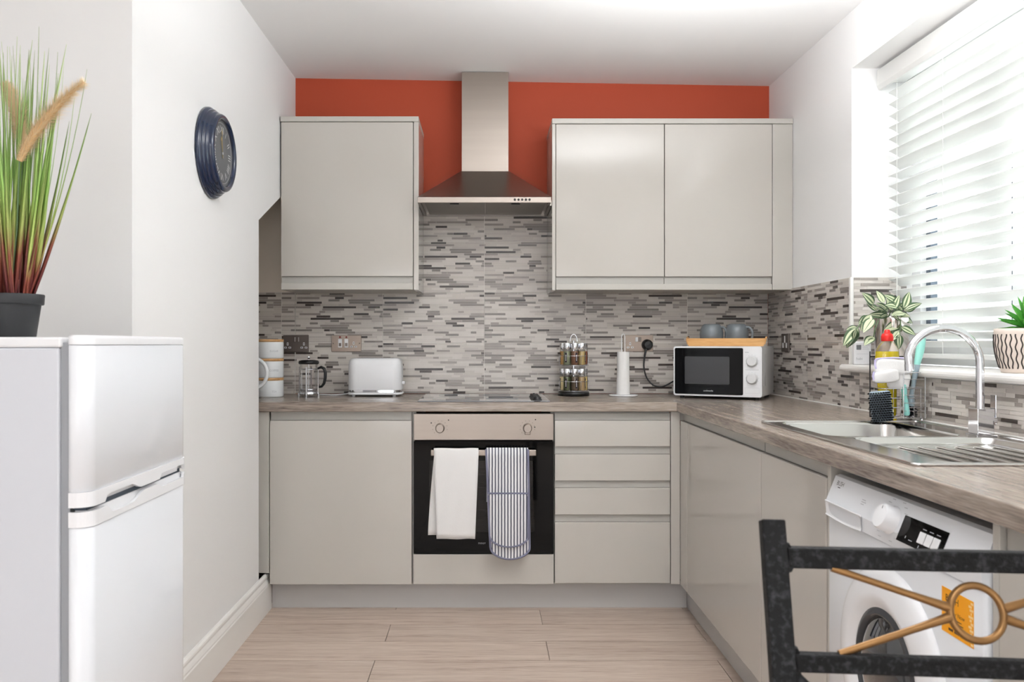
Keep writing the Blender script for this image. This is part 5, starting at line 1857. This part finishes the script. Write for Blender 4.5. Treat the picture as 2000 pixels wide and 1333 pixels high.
# named blades of the silhouette: thin ones leaning right
for (bx_, tx_, ty_, w_) in ((60, 184, 145, .0025), (62, 160, 200, .0028), (55, 140, 130, .003), (50, 128, 112, .003), (58, 103, 110, .0095), (40, 84, 108, .010), (30, 75, 130, .004), (20, 42, 100, .004), (14, 20, 92, .003), (8, 8, 105, .009)):
    blade((gx(bx_), -.01, .079), (gx(tx_), -.03, gz(ty_)), w_, .0 if w_ > .005 else .012)
PLm = mat('plume_straw', srgb(226, 188, 136), .9, noise=.2, nscale=80)
PLf = mat('plume_hair', srgb(246, 224, 186), .9)
for (b_, m_, tp_, dpt) in (((57, 322), (105, 245), (181, 171), -.035), ((45, 305), (36, 230), (12, 165), .0)):
    a, c, e = [Vector((gx(x), dpt, gz(y))) for x, y in (b_, m_, tp_)]
    cur = [(a * (1 - u) ** 2 + (c * 2 - (a + e) / 2) * 2 * u * (1 - u) + e * u ** 2) for u in [k / 12 for k in range(13)]]
    g = G(); g.tube(cur, [.0012 + .0085 * math.sin(PI * min(1, .14 + k / 12 * .86)) ** .8 * (1 - .45 * k / 12) for k in range(13)], 10)
    core = g.build('seed_head', PLm, t)
    g = G()
    for k in range(2600):
        u = rb.random(); idx = min(11, int(u * 12)); q = cur[idx].lerp(cur[idx + 1], u * 12 - idx); dr_ = (cur[idx + 1] - cur[idx]).normalized()
        an = rb.uniform(0, 2 * PI); n1 = dr_.cross(Vector((0, 1, 0))).normalized(); n2 = dr_.cross(n1)
        rad = (n1 * math.cos(an) + n2 * math.sin(an)); L_ = (.006 + .017 * math.sin(PI * min(1, .1 + u * .85))) * rb.uniform(.7, 1.2)
        q = q + rad * .004; tip = q + (rad * 1.0 + dr_ * .7) * L_
        sd_ = dr_.cross(rad) * .0006
        g.add([q - sd_, q + sd_, tip], [(0, 1, 2)])
    hr = g.build('seed_hairs', PLf, core); hr['kind'] = 'stuff'
    g = G(); st_ = Vector((.004 if dpt else -.004, -.01, .079))
    g.tube([st_, st_.lerp(a, .5) + Vector((.004, 0, 0)), a], .0016, 6); g.build('stalk', LM, t)

# ------------------------------------------------------------------ washing-up caddy by the sink and what is in it
CX, CD = 1.318, 2.655
zc0 = ZWT + .0004
t = thing('sink_caddy', 'small chrome and black wire caddy standing behind the sink bowl', 'caddy', (CX, YD(CD), zc0))
hw_, hd_ = .066, .042
g = G()
for z in (.012, .045, .075, .105):
    g.tube([(a, b, z) for a, b in rrect(-hw_, hw_, -hd_, hd_, .01, 3)], .0016, 6, closed=True)
for k in range(6):
    x = -hw_ + .012 + k * (2 * hw_ - .024) / 5
    g.tube([(x, -hd_, .105), (x, -hd_, .012), (x, hd_, .012), (x, hd_, .105)], .0012, 5)
g.build('basket', M['chrome'], t)
g = G()
g.tube([(-.002, -hd_ - .003, .012)] + [(-.002, -hd_ - .003, .150), (.002, -hd_ - .003, .156), (.062, -hd_ - .003, .156), (.066, -hd_ - .003, .150), (.066, -hd_ - .003, .012)], .0018, 6)
for k in range(5):
    z = .035 + k * .025
    g.tube([(-.002, -hd_ - .003, z), (.066, -hd_ - .003, z)], .0012, 5)
g.build('front_grid', M['chrome'], t)
g = G()
for x in (-.066, .066): g.tube([(x, hd_ + .003, .008), (x, hd_ + .003, .222)], .0022, 6)
g.tube([(-.066, hd_ + .003, .205), (.066, hd_ + .003, .205)], .0022, 6); g.tube([(-.066, hd_ + .003, .10), (.066, hd_ + .003, .10)], .0022, 6)
g.build('back_frame', M['black'], t)
for x in (-.06, .06):
    for y in (-.036, .036):
        g = G(); g.lathe([(.006, 0), (.0075, .003), (.0075, .008), (.005, .0115)], c=(x, y, 0), seg=12); g.build('foot', M['chrome'], t)

bx_, by_ = CX - .024, YD(CD) + .016
t = thing('soap_bottle', 'clear bottle of yellow washing-up liquid with red cap', 'bottle', (bx_, by_, zc0 + .0142))
g = G(); bo_ = [(.026, 0), (.029, .004), (.0305, .03), (.0305, .09), (.036, .14), (.0385, .185), (.0375, .210), (.031, .226), (.020, .238), (.0165, .241)]
g.lathe(bo_, seg=32, caps=False, sy=.62); g.build('bottle_body', M['glass'], t)
g = G(); g.lathe([(r_ - .0012, z + .001) for r_, z in bo_[:6]] + [(.0362, .208), (.0362, .208), (0, .208)], seg=32, sy=.62); g.build('yellow_liquid', mat('yellow_liquid', srgb(232, 208, 20), .1, spec=.5, trans=.2), t)
g = G(); g.lathe([(.0175, .241), (.0185, .243), (.0185, .256), (.016, .264), (.0100, .267), (.0090, .267), (.0090, .275), (.0065, .278), (.0065, .278), (0, .278)], seg=24); g.build('cap', mat('red_cap', srgb(206, 34, 28), .35), t)

# cleaning cloth: a folded pad with a rolled lower fold
t = thing('cleaning_cloth', 'white folded cloth with lilac hem draped over the sink caddy', 'cloth', (CX, YD(CD), zc0 + .10))


def pad(cx_, cy_, cz_, sx_, sy_, sz_, rot, name, seedv):
    g = G(); bm = bmesh.new(); bmesh.ops.create_cube(bm, size=2)
    bmesh.ops.subdivide_edges(bm, edges=list(bm.edges), cuts=9, use_grid_fill=True)
    rq = random.Random(seedv); ph = [rq.uniform(0, 6) for _ in range(6)]
    for v in bm.verts:
        p = v.co.copy(); q = max(abs(p.x), abs(p.y), abs(p.z)); l = (abs(p.x) ** 4 + abs(p.y) ** 4 + abs(p.z) ** 4) ** .25
        p = p * (q / l) if l else p
        w = 1 + .07 * math.sin(p.x * 3 + ph[0]) * math.sin(p.z * 3 + ph[1]) + .04 * math.sin(p.x * 7 + ph[2])
        v.co = Vector((p.x * sx_ * (1 + .06 * math.sin(p.z * 2 + ph[3])), p.y * sy_ * w, p.z * sz_ * (1 + .07 * math.sin(p.x * 2.5 + ph[4]))))
    g.bm(bm, 0, True, Matrix.Translation((cx_, cy_, cz_)) @ Matrix.Rotation(R(rot), 4, 'Y'))
    return g.build(name, M['cloth_w'], t)


pad(-.034, -.036, .074, .056, .012, .026, 2, 'upper_fold', 3)
pad(-.062, -.054, .044, .042, .014, .019, -8, 'lower_fold', 8)
pad(-.012, -.032, .030, .036, .011, .028, 6, 'hanging_end', 5)
lh = mat('lilac_hem', srgb(196, 188, 222), .9)
g = G(); g.tube([(-.088, -.038, .094), (-.086, -.042, .099), (-.068, -.042, .101), (-.035, -.043, .1025), (-.005, -.042, .1015), (.018, -.040, .099)], .0028, 8); g.build('hem', lh, t)
g = G(); g.tube([(-.088, -.038, .096), (-.090, -.040, .082), (-.088, -.044, .068)], .0026, 8); g.build('hem', lh, t)
g = G(); g.tube([(-.100, -.056, .059), (-.105, -.058, .046), (-.102, -.058, .033)], .003, 8); g.build('hem', lh, t)

# scrubbing brush standing on its end, bristles towards the camera
Mb = Matrix.Rotation(R(-22), 4, 'Z') @ Matrix.Rotation(R(-6), 4, 'Y')
t = thing('scrubbing_brush', 'chunky scrubbing brush with black bristles at the left of the caddy', 'brush', (CX - .086, YD(CD) - .084, zc0 + .0005))
BR = mat('bristle_black', srgb(20, 21, 25), .8, spec=.12)
g = G(); g.box(-.030, .032, -.004, .014, .004, .100, .009, 3, M=Mb); g.build('brush_back', mat('brush_grey', srgb(128, 142, 152), .45), t)
g = G()
for i in range(9):
    for j in range(13):
        x = -.030 + i * .0068 + (.0034 if j % 2 else 0); z = .010 + j * .0070
        pa_ = Mb @ Vector((x, -.003, z)); pb_ = Mb @ Vector((x * 1.12, -.030 + .006 * ((x / .03) ** 2), z * 1.0 + .001))
        g.cyl(pa_, pb_, .0026, .0019, seg=5)
bb = g.build('bristle_tufts', BR, t); bb['kind'] = 'stuff'

# dish brush: mint and grey handle, bristle head down in the caddy
t = thing('dish_brush', 'dish brush with long mint green handle leaning out of the caddy', 'brush', (CX + .030, YD(CD) - .020, zc0 + .014))
g = G(); hp = [(.040, .0, .262), (.036, -.002, .235), (.028, -.004, .200), (.020, -.005, .165)]
g.tube(smooth(hp, 5), [.0085 + .004 * math.sin(PI * k / 15) for k in range(16)], 12); g.build('handle', mat('mint_plastic', srgb(150, 214, 202), .4), t)
g = G(); g.tube(smooth([(.020, -.005, .166), (.012, -.005, .12), (.004, -.004, .07), (.002, -.003, .035)], 5), [.0105, .010, .009, .0085, .008, .0075, .007, .007, .007, .0075, .008, .0095, .011, .012, .012, .011], 12); g.build('neck', mat('brush_neck_grey', srgb(142, 158, 166), .4), t)
g = G()
for k in range(60):
    a = rb.uniform(0, 2 * PI); z = rb.uniform(.006, .034); l = rb.uniform(.018, .024)
    g.cyl((.002, -.003, z + .004), (.002 + l * math.cos(a), -.003 + l * .8 * math.sin(a), max(.002, z - .006)), .0013, seg=4)
bb = g.build('bristles', BR, t); bb['kind'] = 'stuff'
t = thing('bottle_brush', 'short mint green brush handle standing low in the caddy', 'brush', (CX + .008, YD(CD) - .036, zc0 + .014))
g = G(); g.tube(smooth([(-.006, 0, .108), (-.003, -.001, .07), (.002, -.001, .03), (.005, 0, .006)], 5), [.006, .008, .0085, .0085, .008, .008, .008, .0082, .0085, .009, .0095, .0098, .0098, .0095, .0085, .006], 12); g.build('handle', mat('mint_handle', srgb(140, 206, 198), .4), t)
g = G(); g.cyl((-.006, 0, .106), (-.010, .002, .135), .0045, .006, seg=10); g.build('brush_tip', BR, t)
g = G(); g.box(-.042, .020, -.020, .020, 0, .011, .004); 
tag(g.build('sponge', mat('yellow_sponge', srgb(222, 190, 30), .95, bump=1.0, bscale=300), None, (CX - .03, YD(CD) - .0 , zc0 + .0005)), 'flat yellow sponge lying under the wire caddy', 'sponge')

# small white controller box on the sill
bxD = 3.11
t = thing('heating_controller', 'small white plastic control box on the sill left of the trailing plant', 'control box', (XD(1683, bxD), YD(bxD), 1.0618), R(-6))
g = G(); g.box(-.031, .031, -.012, .014, 0, .087, .004); bd = g.build('case', M['white_p'], t)
g = G(); g.box(-.023, -.006, -.0126, -.0119, .056, .074); g.build('screen_mark', mat('grey_screen', srgb(104, 106, 110), .3), bd)
g = G(); g.text('habi', .014, F_back(-.024, -.0125, .018)); g.build('lettering', M['grey_p'], bd)
g = G()
for k, w in enumerate((.026, .02, .024)): g.box(-.002, -.002 + w, -.0125, -.0119, .072 - k * .007, .0735 - k * .007)
g.box(-.022, .02, -.0125, -.0119, .040, .0408)
pm = g.build('fine_print', M['pale_grey'], bd); pm['kind'] = 'stuff'
